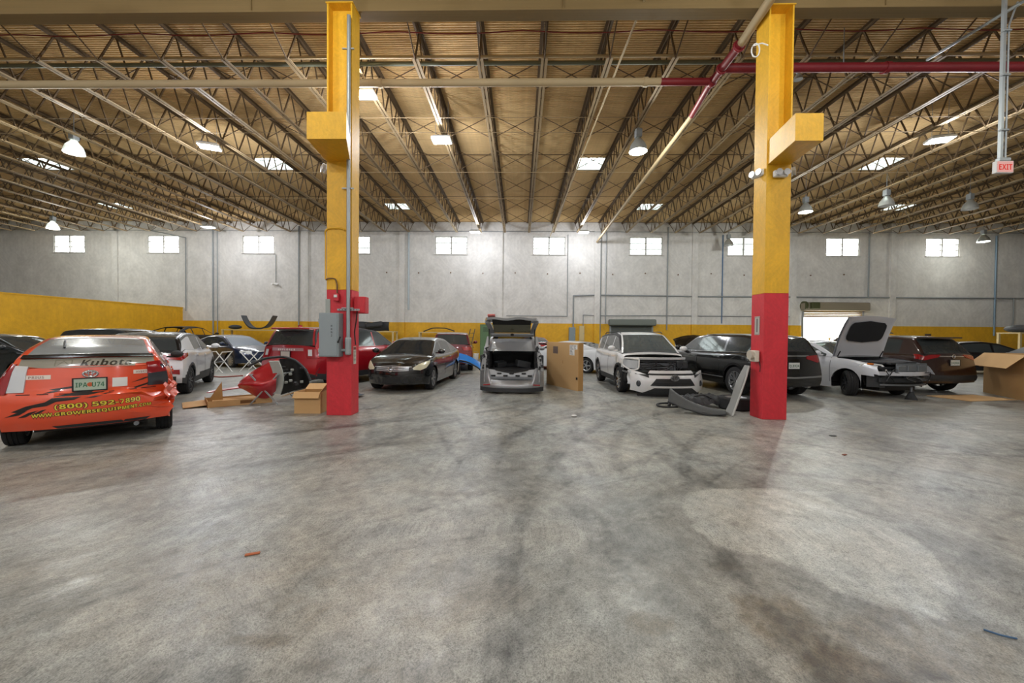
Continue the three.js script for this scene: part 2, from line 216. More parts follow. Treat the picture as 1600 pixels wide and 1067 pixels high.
// ---- roll-up doors ----
function slatDoor(name, [x0, x1, top], label, yb, hoodH, m, mh) {
  const t = structGroup(name, label, 'door'), w = x1 - x0, xc = (x0 + x1) / 2, z = -DW + 0.1;
  obj('hood', rbx(w + 0.35, hoodH, 0.5, 0.08, xc, top + hoodH / 2, z + 0.18), mh, t);
  for (let y = top, i = 0; y > yb + 0.01 && i < 40; y -= 0.1, i++) obj('slat', rbx(w + 0.1, 0.095, 0.03, 0.01, xc, y - 0.05, z), m, t);
  for (const s of [-1, 1]) obj('guide_rail', bx(0.09, top, 0.1, xc + s * (w / 2 + 0.04), top / 2, z), M.galvDull, t);
  obj('bottom_bar', bx(w, 0.07, 0.06, xc, yb + 0.02, z), M.rust, t);
  return t;
}
{
  const t = slatDoor('door_1', door1, 'raised brown roll-up door over the bright opening', 2.92, 0.55, mat('#a58a5a', 0.6, 0.2), mat('#8c8371', 0.6, 0.2));
  obj('chain_hoist', [new THREE.CylinderGeometry(0.3, 0.3, 0.14, 20).rotateZ(Math.PI / 2).translate(door1[0] - 0.1, 3.62, -DW + 0.3), rbx(0.5, 0.42, 0.5, 0.04, door1[0] + 0.35, 3.62, -DW + 0.5)], mat('#4b4f2e', 0.6, 0.3), t);
  slatDoor('door_2', door2, 'closed grey roll-up door behind the white crossover', 0.06, 0.42, mat('#5d635e', 0.6, 0.3), mat('#6f766f', 0.55, 0.3));
}
// ---- the yard outside the open door ----
struct('ground_outside', uvBox(bx(90, 0.2, 40, 0, -0.12, -DW - 20.3)), mat('#a9a59c', 0.9), 'pale paved yard outside the open door', 'ground');
{
  const b = thing('neighbour_building', 'pale building across the yard seen through the roll-up door', 'building', [22, 0, -DW - 22]);
  obj('wall', bx(46, 5.2, 0.4, 0, 2.6, 0), mat('#d9d5cb', 0.8), b);
  for (let i = 0; i < 6; i++) obj('pane', bx(1.4, 1.2, 0.06, -14 + i * 5, 2.2, 0.22), mat('#6d7375', 0.2), b);
}

// ================= GIRDER, JOISTS, BRIDGING =================
{
  const gz = -7.72, gy = 7.8; const g = thing('roof_girder', 'long tan steel girder carried by the two painted columns', 'girder', [0, 0, 0]);
  obj('bottom_flange', bx(2 * XW - 0.1, 0.03, 0.27, 0, gy + 0.015, gz), M.girder, g); obj('web', bx(2 * XW - 0.1, 0.86, 0.02, 0, gy + 0.46, gz + 0.06), M.girder, g); obj('top_flange', bx(2 * XW - 0.1, 0.03, 0.27, 0, gy + 0.9, gz), M.girder, g);
  for (let x = -30; x <= 30; x += 1.524 * 4) obj('stiffener', bx(0.014, 0.86, 0.2, x + 0.3, gy + 0.46, gz), M.girder, g);
}
const JS = 1.524, jx = []; for (let k = -24; k <= 24; k++) jx.push(0.52 + k * JS);
{
  const yB = 8.05, yT = 8.94, d0 = 7.62, dB0 = 9.25, dB1 = 24.75, d1 = DW - 0.02, P = 0.775, NP = Math.round((dB1 - dB0) / P), p = (dB1 - dB0) / NP;
  const chord = (y, a, b, leg, up) => { const o = []; for (const s of [-1, 1]) { o.push(bx(0.008, leg, b - a, s * 0.014, y + up * leg / 2, -(a + b) / 2)); o.push(bx(leg, 0.008, b - a, s * (0.014 + leg / 2), y + (up < 0 ? 0 : 0.004), -(a + b) / 2)); } return merge(o); };
  const top = chord(yT, d0, d1, 0.075, -1), bot = chord(yB, dB0, dB1, 0.065, 1);
  const wA = sqbar(V(0, yB, 0), V(0, yT - 0.04, -p / 2 + 0.03), 0.036), wB = sqbar(V(0, yB, 0), V(0, yT - 0.04, p / 2 - 0.03), 0.03), eA = rod(V(0, yB, -dB0), V(0, yT - 0.04, -d0 - 0.1), 0.016, 6), eB = rod(V(0, yB, -dB1), V(0, yT - 0.04, -d1 + 0.05), 0.016, 6);
  const allWebs = []; for (let i = 0; i <= NP; i++) { const z = -dB0 - i * p; if (i < NP) allWebs.push(wA.clone().translate(0, 0, z)); if (i) allWebs.push(wB.clone().translate(0, 0, z)); allWebs.push(); } const webAll = merge(allWebs);
  jx.forEach((x, n) => {
    const j = thing('roof_joist', 'open-web steel bar joist under the tan roof deck', 'joist', [x, 0, 0], 0, 'bar joists under the roof deck');
    const hue = [M.steel, M.steelLight][0]; obj('top_chord', top, hue, j); obj('bottom_chord', bot, M.steelLight, j); obj('end_web', eA, hue, j); obj('end_web', eB, hue, j);
    if (Math.abs(x) < 13) for (let i = 0; i <= NP; i++) { const z = -dB0 - i * p; if (i < NP) obj('web_bar', wA, hue, j).position.z = z; if (i) obj('web_bar', wB, hue, j).position.z = z; }
    else obj('web_bars', webAll, hue, j).userData.kind = 'stuff';
  });
  [10.5, 13.05, 15.55, 18.1, 20.8, 23].forEach((d) => {
    const r = thing('cross_bridging', 'row of crossed steel braces between the roof joists', 'bracing', [0, 0, -d], 0, 'cross bridging rows'); const far = [];
    const a = rod(V(0, yB + 0.03, 0), V(JS, yT - 0.08, 0), 0.013, 5), b = rod(V(0, yT - 0.08, 0.03), V(JS, yB + 0.03, 0.03), 0.013, 5);
    for (let k = 0; k < jx.length - 1; k++) if (Math.abs(jx[k]) < 13) { obj('brace', a, M.steel, r).position.x = jx[k]; obj('brace', b, M.steel, r).position.x = jx[k]; } else far.push(a.clone().translate(jx[k], 0, 0), b.clone().translate(jx[k], 0, 0));
    obj('braces', far, M.steel, r).userData.kind = 'stuff';
  });
  const run = (name, label, cat, y, d, r, m, x0 = -36, x1 = 36, grp) => tag(obj(name, rod(V(x0, y, -d), V(x1, y, -d), r, 8), m), label, cat, grp);
  for (const d of [11.2, 15.85, 20.6, 25.2]) run('bridging_rod', 'dark steel rod tying the joist tops together', 'rod', yT - 0.1, d, 0.014, M.steel, -36, 36, 'dark bridging rods');
  for (const d of [11.7, 12.55, 15.6, 18.6]) run('bridging_line', 'thin pale rod running under the joists', 'rod', yB - 0.02, d, 0.009, M.steelLight, -36, 36, 'pale rods under the joists');
  run('conduit_run', 'pale conduit crossing the joist ends near the girder', 'conduit', yB + 0.16, 9.42, 0.033, M.pipeTan);
  run('conduit_run', 'dull green-grey pipe beside the pale conduit near the girder', 'pipe', yB + 0.3, 9.85, 0.05, mat('#6f7260', 0.6, 0.2));
  { const pts = []; for (let i = 0; i <= 96; i++) { const x = -36 + i * 0.75; pts.push(V(x, 8.62 - 0.07 * Math.abs(Math.sin(x * 1.03)) , -9.15)); } tag(obj('red_cable', tube(pts, 0.014, 5, 200), M.wireRed), 'thin red cable sagging below the roof deck', 'cable'); }
}
// ---- sprinkler mains ----
{
  const y = 7.68; const t = thing('sprinkler_main', 'tan sprinkler main turning red at its tee and running to the back wall', 'pipe', [0, 0, 0]);
  obj('cross_pipe', rod(V(-36, y, -9.55), V(3.32, y, -9.55), 0.088, 14), M.pipeTan, t);
  for (const x of [-3.5, 2.92, -18]) obj('coupling', rod(V(x, y, -9.55), V(x + 0.09, y, -9.55), 0.108, 14), M.pipeTan, t);
  obj('red_pipe', [rod(V(3.32, y, -9.55), V(4.55, y, -9.55), 0.084, 14), new THREE.SphereGeometry(0.12, 14, 10).translate(4.55, y, -9.55), rod(V(4.55, y, -9.7), V(4.55, y, -8.3), 0.09, 14), rod(V(4.55, y, -9.7), V(4.7, y, -11), 0.075, 12), new THREE.TorusGeometry(0.1, 0.03, 8, 16).rotateY(0).translate(4.55, y, -9.1), new THREE.TorusGeometry(0.1, 0.03, 8, 16).translate(4.55, y, -8.4)], M.pipeRed, t);
  obj('near_pipe', rod(V(4.55, y, -8.3), V(4.25, y - 0.02, -4), 0.085, 14), M.pipeTan, t);
  obj('far_pipe', rod(V(4.7, y, -11), V(4.95, y, -25.6), 0.06, 12), M.pipeTan, t);
  const r = thing('red_sprinkler_pipe', 'thick red sprinkler pipe running right behind the yellow column', 'pipe', [0, 0, 0]);
  obj('pipe', rod(V(4.55, y + 0.02, -9.1), V(36, y + 0.02, -9.15), 0.1, 16), M.pipeRed, r);
  for (const x of [8.2, 14.6]) obj('coupling', rod(V(x, y + 0.02, -9.12), V(x + 0.1, y + 0.02, -9.12), 0.125, 16), M.pipeRed, r);
  obj('hanger', [rod(V(7.3, y, -9.12), V(7.3, 8.6, -9.12), 0.01, 6), rod(V(11.5, y, -9.12), V(11.5, 8.6, -9.12), 0.01, 6)], M.galvDull, r);
  tag(obj('branch_pipe', rod(V(2.35, 8.0, -6.5), V(1.9, 8.0, -25.4), 0.024, 8), M.pipeTan), 'thin tan branch pipe running under the joists to the back wall', 'pipe');
  tag(obj('diagonal_conduit', rod(V(8.95, 7.6, -7.1), V(9.34, 8.0, -9.3), 0.03, 8), M.galv), 'grey conduit angling from the girder to the red pipe', 'conduit');
}
// ================= CAR BUILDER =================
// own axes of a car: +x ahead, y up, +z its right-hand side, origin on the floor midway between the axles
function poly(pts) { const p = [...pts].sort((a, b) => a[0] - b[0]); return (x) => { if (x <= p[0][0]) return p[0][1]; for (let i = 1; i < p.length; i++) if (x <= p[i][0]) return lerp(p[i - 1][1], p[i][1], (x - p[i - 1][0]) / (p[i][0] - p[i - 1][0])); return p[p.length - 1][1]; }; }
function smoothPoly(pts, w = 0.09) { const f = poly(pts); return (x) => { let s = 0; for (let i = -4; i <= 4; i++) s += f(x + w * i / 4); return s / 9; }; }
const sideProf = poly([[-0.3, 0.95], [0, 0.955], [0.12, 0.975], [0.3, 0.99], [0.5, 1], [0.68, 0.995], [0.82, 0.98], [0.93, 0.962], [1, 0.92]]);
function car(name, S) {
  const t = thing(name, S.label, S.category ?? 'car', [S.at[0], 0, S.at[1]], Math.atan2(-S.ahead[1], S.ahead[0]));
  const W2 = S.W / 2, xf = S.xf, xr = S.xr, xw = [S.wb / 2, -S.wb / 2], Ra = S.tr + (S.archGap ?? 0.055), c0 = S.clear ?? 0.2, yw = S.tr - 0.01;
  const topF = smoothPoly(S.top), roofF = smoothPoly(S.roof, 0.07), nose = poly(S.nose ?? [[0.2, -0.1], [0.45, 0], [0.62, -0.01], [0.75, -0.08], [1.0, -0.22]]), tail = poly(S.tail ?? [[0.2, 0.1], [0.45, 0], [0.65, 0.01], [0.8, 0.04], [1.1, 0.1]]);
  const bowF = S.bowF ?? 0.22, bowR = S.bowR ?? 0.12, gf = Math.max(...S.roof.map(p => p[0])), gr = Math.min(...S.roof.map(p => p[0])), H = Math.max(...S.roof.map(p => p[1]));
  const plan = (x) => { const a = clamp((x - (xf - 1.0)) / 1.0), b = clamp(((xr + 0.9) - x) / 0.9); return W2 * (1 - (S.taperF ?? 0.1) * a * a - (S.taperR ?? 0.07) * b * b); };
  const cuts = [...(S.doors ?? []).flat(), ...(S.wins ?? []).flat(), S.wsTop, S.rwTop, gf, gr, xf - 0.5, xr + 0.45, S.hoodEnd ?? gf].filter(v => v !== undefined);
  let xs = [xr, xf]; for (let x = xr; x < xf; x += S.step ?? 0.075) xs.push(x); for (const w of xw) for (let a = 0; a <= 12; a++) xs.push(w + Ra * Math.cos(a * Math.PI / 12)); xs.push(...cuts);
  xs = xs.sort((a, b) => a - b).filter((x, i, l) => x >= xr && x <= xf && (i === 0 || x - l[i - 1] > 0.004));
  const yb = (x) => { let y = c0 + (S.liftF ?? 0.04) * clamp((x - (xf - 0.7)) / 0.7) + (S.liftR ?? 0.08) * clamp((xr + 0.6 - x) / 0.6); for (const w of xw) { const d = Math.abs(x - w); if (d < Ra) y = Math.max(y, yw + Math.sqrt(Ra * Ra - d * d)); } return y; };
  const wf = (x) => Math.pow(clamp((x - (xf - 0.8)) / 0.8), 1.4), wr = (x) => Math.pow(clamp((xr + 0.7 - x) / 0.7), 1.4);
  const dent = S.dent ?? (() => [0, 0, 0]);
  const shift = (x, y, z, w) => { const q = w > 0 ? z / w : 0; const p = V(x + wf(x) * (nose(y) - bowF * q * q) + wr(x) * (tail(y) + bowR * q * q), y, z); const d = dent(p); return p.add(V(d[0], d[1], d[2])); };
  const pos = [], tri = [], key = []; const put = (p) => { pos.push(p.x, p.y, p.z); return pos.length / 3 - 1; };
  const quad = (a, b, c, d, k) => { tri.push(a, b, c); key.push(k); tri.push(a, c, d); key.push(k); };
  const at = (i) => V(pos[i * 3], pos[i * 3 + 1], pos[i * 3 + 2]);
  const mid = (a, b, c, d) => at(a).add(at(b)).add(at(c)).add(at(d)).multiplyScalar(0.25);
  const NS = 12, TZ = [0.97, 0.86, 0.6, 0.3, 0];
  const ring = (x) => {
    const w = plan(x), y0 = yb(x), y1 = Math.max(topF(x), y0 + 0.05), half = [];
    for (let j = 0; j < NS; j++) { const y = lerp(y0, y1, j / (NS - 1)), n = (y - c0) / (y1 - c0); half.push([y, w * sideProf(n)]); }
    const ze = half[NS - 1][1], cr = S.crown ?? 0.045; half[NS - 1][0] -= 0.012; for (const q of TZ) half.push([y1 + cr * (1 - q * q), ze * q * 0.985]);
    return { half, w };
  };
  const hoodF = S.hoodEnd ?? gf - 0.05, FB = S.yFB ?? 0.62, RB = S.yRB ?? 0.68, sill = S.sill ?? 0.34;
  const sideKey = (p, s) => {
    const fd = Math.min(Math.abs(p.x - xw[0]), Math.abs(p.x - xw[1])), r = Math.min(...xw.map(w => Math.hypot(p.x - w, p.y - yw)));
    if (S.clad && (r < Ra + 0.075 || (p.y < sill + 0.02))) return 'cladding';
    if (p.x > xf - 0.55 && p.x > xw[0] + Ra * 0.72 && p.y < FB) return 'front_bumper'; if (p.x < xr + 0.5 && p.x < xw[1] - Ra * 0.72 && p.y < RB) return 'rear_bumper';
    if (r <= Ra + 0.03 && p.x > xw[1] && p.x < xw[0]) return 'arch_lip|' + s + (p.x > 0 ? 'f' : 'r');
    if (p.y > sill && S.doors) for (let i = 0; i < S.doors.length; i++) if (p.x > S.doors[i][0] - 0.013 && p.x < S.doors[i][1] && r > Ra + 0.03) return 'door|' + s + i;
    if (p.x > xw[0] - Ra && p.x > (S.doors?.[0]?.[1] ?? 0.6)) return 'fender|' + s; if (p.y < sill) return 'sill|' + s; return 'quarter_panel|' + s;
  };
  const topKey = (p) => p.x > hoodF ? 'hood' : p.x < gr + 0.02 ? 'trunk_lid' : 'cabin_floor';
  let prev = null; const rings = [];
  for (const x of xs) {
    const { half, w } = ring(x), ids = []; const full = [...half.map(([y, z]) => [y, z]), ...half.slice(0, -1).reverse().map(([y, z]) => [y, -z])];
    for (const [y, z] of full) ids.push(put(shift(x, y, z, w))); rings.push({ x, half, w, ids });
    if (prev) for (let j = 0; j < ids.length - 1; j++) { const a = prev[j], b = ids[j], c = ids[j + 1], d = prev[j + 1], m = mid(a, b, c, d); const isSide = j < NS - 1 || j >= ids.length - NS; quad(a, b, c, d, isSide ? sideKey(m, m.z > 0 ? 'R' : 'L') : topKey(m)); }
    prev = ids;
  }
  for (const [R, front] of [[rings[0], false], [rings[rings.length - 1], true]]) { // end faces
    const K = 10, hl = R.half.length, rows = [];
    for (let j = 0; j < NS; j++) { const row = []; for (let k = 0; k <= K; k++) { if (k === 0) row.push(R.ids[j]); else if (k === K) row.push(R.ids[R.ids.length - 1 - j]); else { const q = 1 - 2 * k / K; const [y, z] = R.half[j]; row.push(put(shift(R.x, j === NS - 1 ? y + 0.012 + (S.crown ?? 0.045) * (1 - q * q) : y, z * q, R.w))); } } rows.push(row); }
    for (let j = 0; j < NS - 1; j++) for (let k = 0; k < K; k++) { const a = rows[j][k], b = rows[j][k + 1], c = rows[j + 1][k + 1], d = rows[j + 1][k], m = mid(a, b, c, d); quad(a, b, c, d, front ? (m.y < FB ? 'front_bumper' : 'nose') : (m.y < RB ? 'rear_bumper' : 'tailgate')); }
  }
  // greenhouse
  prev = null; const gx = xs.filter(x => x >= gr - 1e-6 && x <= gf + 1e-6); if (gx[0] > gr) gx.unshift(gr); if (gx[gx.length - 1] < gf) gx.push(gf);
  const beltAt = (x) => topF(x) - 0.015, rw = (S.roofW ?? 0.7) * W2; const wins = S.wins ?? [];
  for (const x of gx) {
    const b = beltAt(x), y1 = Math.max(roofF(x), b + 0.02), hgt = y1 - b, wb_ = plan(x) * 0.905, zz = (y) => lerp(wb_, Math.min(rw, wb_), clamp((y - b) / (H - b))), half = [];
    const e = Math.min(0.05, hgt * 0.2), e2 = Math.min(0.03, hgt * 0.15);
    const ys = [b, b + e2, lerp(b + e2, y1 - e - e2, 0.33), lerp(b + e2, y1 - e - e2, 0.67), y1 - e - e2, y1 - e]; for (const y of ys) half.push([y, zz(y)]);
    const zt = zz(y1 - e); half.push([y1 - e * 0.35, zt - e * 0.5]); const ze = zt - e * 1.15; half.push([y1 - e * 0.06, ze]); for (const q of [0.93, 0.6, 0.3, 0]) half.push([y1 + 0.02 * (1 - q * q) * clamp(hgt / 0.3), ze * q]);
    const full = [...half.map(([y, z]) => [y, z]), ...half.slice(0, -1).reverse().map(([y, z]) => [y, -z])], ids = full.map(([y, z]) => put(shift(x, y, z, plan(x)))), nf = full.length;
    if (prev) for (let j = 0; j < nf - 1; j++) {
      const a = prev[j], bb = ids[j], c = ids[j + 1], d = prev[j + 1], m = mid(a, bb, c, d), jj = j < nf / 2 - 0.5 ? j : nf - 2 - j; let k = 'roof';
      const sgn = m.z > 0 ? 'R' : 'L', xm = (x + prevX) / 2;
      if (jj >= 1 && jj <= 3) { k = 'pillar|' + sgn; wins.forEach(([p, q], i) => { if (xm > p && xm < q && hgt > 0.12) k = 'side_window|' + sgn + i; }); }
      else if (jj < 1) k = 'pillar|' + sgn; else if (jj === 4 || jj === 5 || jj === 6) k = 'roof_rail|' + sgn;
      else if (xm > S.wsTop && jj >= 8) k = 'windshield'; else if (S.rwTop !== undefined && xm < S.rwTop && xm > (S.rwEnd ?? gr) && jj >= 8) k = 'rear_window';
      quad(a, bb, c, d, k);
    }
    prev = ids; var prevX = x;
  }
  const geo = new THREE.BufferGeometry(); geo.setAttribute('position', new THREE.Float32BufferAttribute(pos, 3)); geo.setIndex(tri);
  const cg = toCreasedNormals(geo, 0.62), P = cg.attributes.position.array, N = cg.attributes.normal.array, buckets = new Map();
  key.forEach((k, i) => { if (!buckets.has(k)) buckets.set(k, []); buckets.get(k).push(i); });
  const api = { t, S, bvh: new MeshBVH(cg), parts: {}, xf, xr, W2, H, topF, roofF, plan };
  const omit = new Set(S.omit ?? []), glass = S.glass ?? M.glassDark;
  for (const [k, list] of buckets) {
    const nm = k.split('|')[0]; if (omit.has(nm) || omit.has(k)) continue; const p = new Float32Array(list.length * 9), n = new Float32Array(list.length * 9);
    list.forEach((i, q) => { p.set(P.subarray(i * 9, i * 9 + 9), q * 9); n.set(N.subarray(i * 9, i * 9 + 9), q * 9); });
    const g = new THREE.BufferGeometry(); g.setAttribute('position', new THREE.BufferAttribute(p, 3)); g.setAttribute('normal', new THREE.BufferAttribute(n, 3)); g.setAttribute('uv', new THREE.BufferAttribute(new Float32Array(list.length * 6), 2));
    const m = S.mats?.[k] ?? S.mats?.[nm] ?? (/window|windshield/.test(nm) ? (nm === 'windshield' ? S.wsGlass ?? glass : glass) : nm === 'cladding' ? M.plastic : nm === 'cabin_floor' ? M.interior : S.paint);
    const o = obj(nm === 'pillar' ? 'window_pillar' : nm, g, m, t); (api.parts[nm] ??= []).push(o);
  }
  // floor pan and wheel housings
  const pan = [bx(xf - xr - 0.7, 0.12, S.W * 0.62, (xf + xr) / 2, c0 + 0.08, 0), bx(S.wb - 2 * Ra - 0.04, 0.1, S.W * 0.86, 0, c0 + 0.07, 0)];
  for (const w of xw) for (const s of [-1, 1]) { const g = new THREE.CylinderGeometry(Ra + 0.012, Ra + 0.012, 0.3, 18, 1, true, 0, Math.PI).rotateZ(Math.PI / 2).rotateY(Math.PI / 2); g.translate(w, yw, s * (W2 - 0.22)); pan.push(g); pan.push(bx(2 * Ra, Ra * 1.2, 0.02, w, yw + Ra * 0.4, s * (W2 - 0.37))); }
  obj('underbody', pan, M.black, t);
  // wheels
  const noW = S.noWheel ?? []; let wi = 0;
  for (const w of xw) for (const s of [1, -1]) { if (!noW.includes(wi++)) { const g = group('wheel', t); g.position.set(w, S.tr, s * (W2 - S.tw / 2 - 0.02)); g.rotation.y = (s > 0 ? 0 : Math.PI) + (w > 0 ? S.steer ?? 0 : 0); wheelParts(g, S.tr, S.tw, S.rim ?? {}); } }
  if (S.mirrors !== false) for (const s of [1, -1]) { const x = gf - (S.mirX ?? 0.42), y = topF(x) + 0.1, g = new THREE.SphereGeometry(1, 14, 10).scale(0.07, 0.075, 0.11).translate(x, y, s * (W2 + 0.1)); obj('side_mirror', [g, bx(0.04, 0.04, 0.14, x + 0.01, y - 0.05, s * (W2 + 0.0))], S.mirMat ?? S.paint, t); }
  if (S.seats !== false) { const yy = topF(0) - 0.05; for (const [x, z] of [[0.05, 0.36], [0.05, -0.36]]) obj('seat', [rbx(0.16, 0.34, 0.44, 0.06, x - 0.12, yy + 0.1, z, [0, 0, -0.2]), rbx(0.1, 0.16, 0.24, 0.04, x - 0.17, yy + 0.32, z, [0, 0, -0.2])], M.seat, t); obj('rear_seat', [rbx(0.18, 0.26, 1.15, 0.06, -0.95, yy + 0.08, 0, [0, 0, -0.2]), ...[-0.35, 0.35].map(z => rbx(0.09, 0.14, 0.22, 0.04, -1.0, yy + 0.27, z))], M.seat, t); obj('dashboard', rbx(0.45, 0.14, W2 * 1.6, 0.05, gf - 0.75, topF(gf - 0.7) + 0.04, 0), M.interior, t); obj('steering_wheel', new THREE.TorusGeometry(0.17, 0.015, 8, 20).rotateY(Math.PI / 2).rotateZ(0.4).translate(gf - 1.02, topF(gf - 1) + 0.1, -0.36), M.black, t); }
  // conforming patches: lamps, grilles, badges, seams
  const ray = new THREE.Ray();
  api.hit = (p, d) => { ray.origin.copy(p).addScaledVector(d, 3); ray.direction.copy(d).negate(); const h = api.bvh.raycastFirst(ray, THREE.DoubleSide); return h ? h.point : null; };
  const DIR = { front: V(1, 0, 0), rear: V(-1, 0, 0), right: V(0, 0, 1), left: V(0, 0, -1), top: V(0, 1, 0) };
  api.patch = (nm, m, dir, top, bot, o = {}) => { // top and bottom edges as lists of points near the body
    const d = (typeof dir === 'string' ? DIR[dir] : V(...dir)).clone().normalize(), nu = o.nu ?? Math.max(6, (top.length - 1) * 3), nv = o.nv ?? 4, off = o.off ?? 0.008;
    const L = (l, u) => { const q = u * (l.length - 1), i = Math.min(Math.floor(q), l.length - 2), f = q - i; return V(...l[i]).lerp(V(...l[i + 1]), f); }; const pts = [];
    for (let i = 0; i <= nu; i++) for (let j = 0; j <= nv; j++) { const p = L(top, i / nu).lerp(L(bot, i / nu), j / nv); pts.push({ p, h: api.hit(p, d) }); }
    let last = pts.find(q => q.h)?.h; const ps = [], uv = [], idx = [], n = pts.length;
    pts.forEach((q, i) => { let h = q.h; if (!h && last) { h = q.p.clone(); const dd = last.dot(d) - h.dot(d); h.addScaledVector(d, dd); } else if (!h) h = q.p.clone(); last = h; q.f = h.clone().addScaledVector(d, off); });
    for (const back of [0, 1]) pts.forEach((q, i) => { const f = back ? q.f.clone().addScaledVector(d, -off - (o.deep ?? 0.012)) : q.f; ps.push(f.x, f.y, f.z); uv.push(Math.floor(i / (nv + 1)) / nu, 1 - (i % (nv + 1)) / nv); });
    const w = nv + 1; for (let i = 0; i < nu; i++) for (let j = 0; j < nv; j++) { const a = i * w + j, b = a + w; idx.push(a, a + 1, b + 1, a, b + 1, b); }
    const rim = (a, b) => idx.push(a, b, n + b, a, n + b, n + a); if (!o.flat) { for (let i = 0; i < nu; i++) { rim(i * w, i * w + w); rim(i * w + w + nv, i * w + nv); } for (let j = 0; j < nv; j++) { rim(j + 1, j); rim(nu * w + j, nu * w + j + 1); } }
    const g = new THREE.BufferGeometry(); g.setAttribute('position', new THREE.Float32BufferAttribute(ps, 3)); g.setAttribute('uv', new THREE.Float32BufferAttribute(uv, 2)); g.setIndex(idx);
    return obj(nm, toCreasedNormals(g, 0.9), m, o.parent ?? t);
  };
  api.both = (nm, m, dir, top, bot, o) => { const r = []; for (const s of [1, -1]) { const f = (l) => l.map(([x, y, z]) => [x, y, z * s]), dv = typeof dir === 'string' ? (s > 0 ? dir : { right: 'left', left: 'right' }[dir] ?? dir) : [dir[0], dir[1], dir[2] * s]; r.push(api.patch(nm, m, dv, f(top), f(bot), o)); } return r; };
  api.seams = (side) => { const z = side === 'right' ? W2 : -W2; for (const [a, b] of S.doors ?? []) for (const x of [a, b]) { const y1 = topF(x) - 0.02, y0 = Math.max(sill, yb(x) + 0.03); if (y1 - y0 > 0.1) api.patch('door_seal', M.seal, side, [[x - 0.006, y1, z], [x + 0.006, y1, z]], [[x - 0.006, y0, z], [x + 0.006, y0, z]], { nu: 1, nv: 8, off: 0.002, flat: true }); } };
  api.handles = (side, m) => { const z = side === 'right' ? W2 : -W2; for (const [a] of S.doors ?? []) { const x = a + 0.16, y = topF(x) - 0.13; api.patch('door_handle', m ?? S.paint, side, [[x - 0.1, y + 0.018, z], [x + 0.1, y + 0.018, z]], [[x - 0.1, y - 0.018, z], [x + 0.1, y - 0.018, z]], { nu: 4, nv: 2, off: 0.03 }); } };
  api.plate = (where, y, text, o = {}) => { const front = where === 'front', dir = front ? V(1, 0, 0) : V(-1, 0, 0), p = api.hit(V(front ? xf : xr, y, o.z ?? 0), dir) ?? V(front ? xf : xr, y, 0), g = group('license_plate', t); g.position.set(p.x + dir.x * 0.02, y, o.z ?? 0); g.rotation.y = front ? Math.PI / 2 : -Math.PI / 2; obj('plate', rbx(0.305, 0.155, 0.012, 0.004), plateMat(text, o.bg, o.fg, o.orange), g); obj('plate_frame', [bx(0.33, 0.012, 0.02, 0, 0.084, 0), bx(0.33, 0.012, 0.02, 0, -0.084, 0), bx(0.012, 0.18, 0.02, 0.16, 0, 0), bx(0.012, 0.18, 0.02, -0.16, 0, 0)], M.black, g); return g; };
  api.wiper = (x0, y0, z0, x1, y1, z1) => obj('wiper', [rod(V(x0, y0, z0), V(x1, y1, z1), 0.012, 6)], M.black, t);
  return api;
}
const plateMats = new Map();
function plateMat(text, bg = '#cfd4cc', fg = '#35563f', orange = false) { const k = text + bg; if (!plateMats.has(k)) plateMats.set(k, mat('#ffffff', 0.4, 0, { map: canvasTex(256, 128, (x, w, h) => { x.fillStyle = bg; x.fillRect(0, 0, w, h); if (orange) { x.fillStyle = '#c2562c'; x.beginPath(); x.arc(128, 66, 24, 0, 7); x.fill(); } x.fillStyle = fg; x.font = 'bold 74px sans-serif'; x.textAlign = 'center'; x.textBaseline = 'middle'; x.fillText(text, w / 2, h / 2 + 4, w - 26); }) })); return plateMats.get(k); }
const wheelCache = new Map();
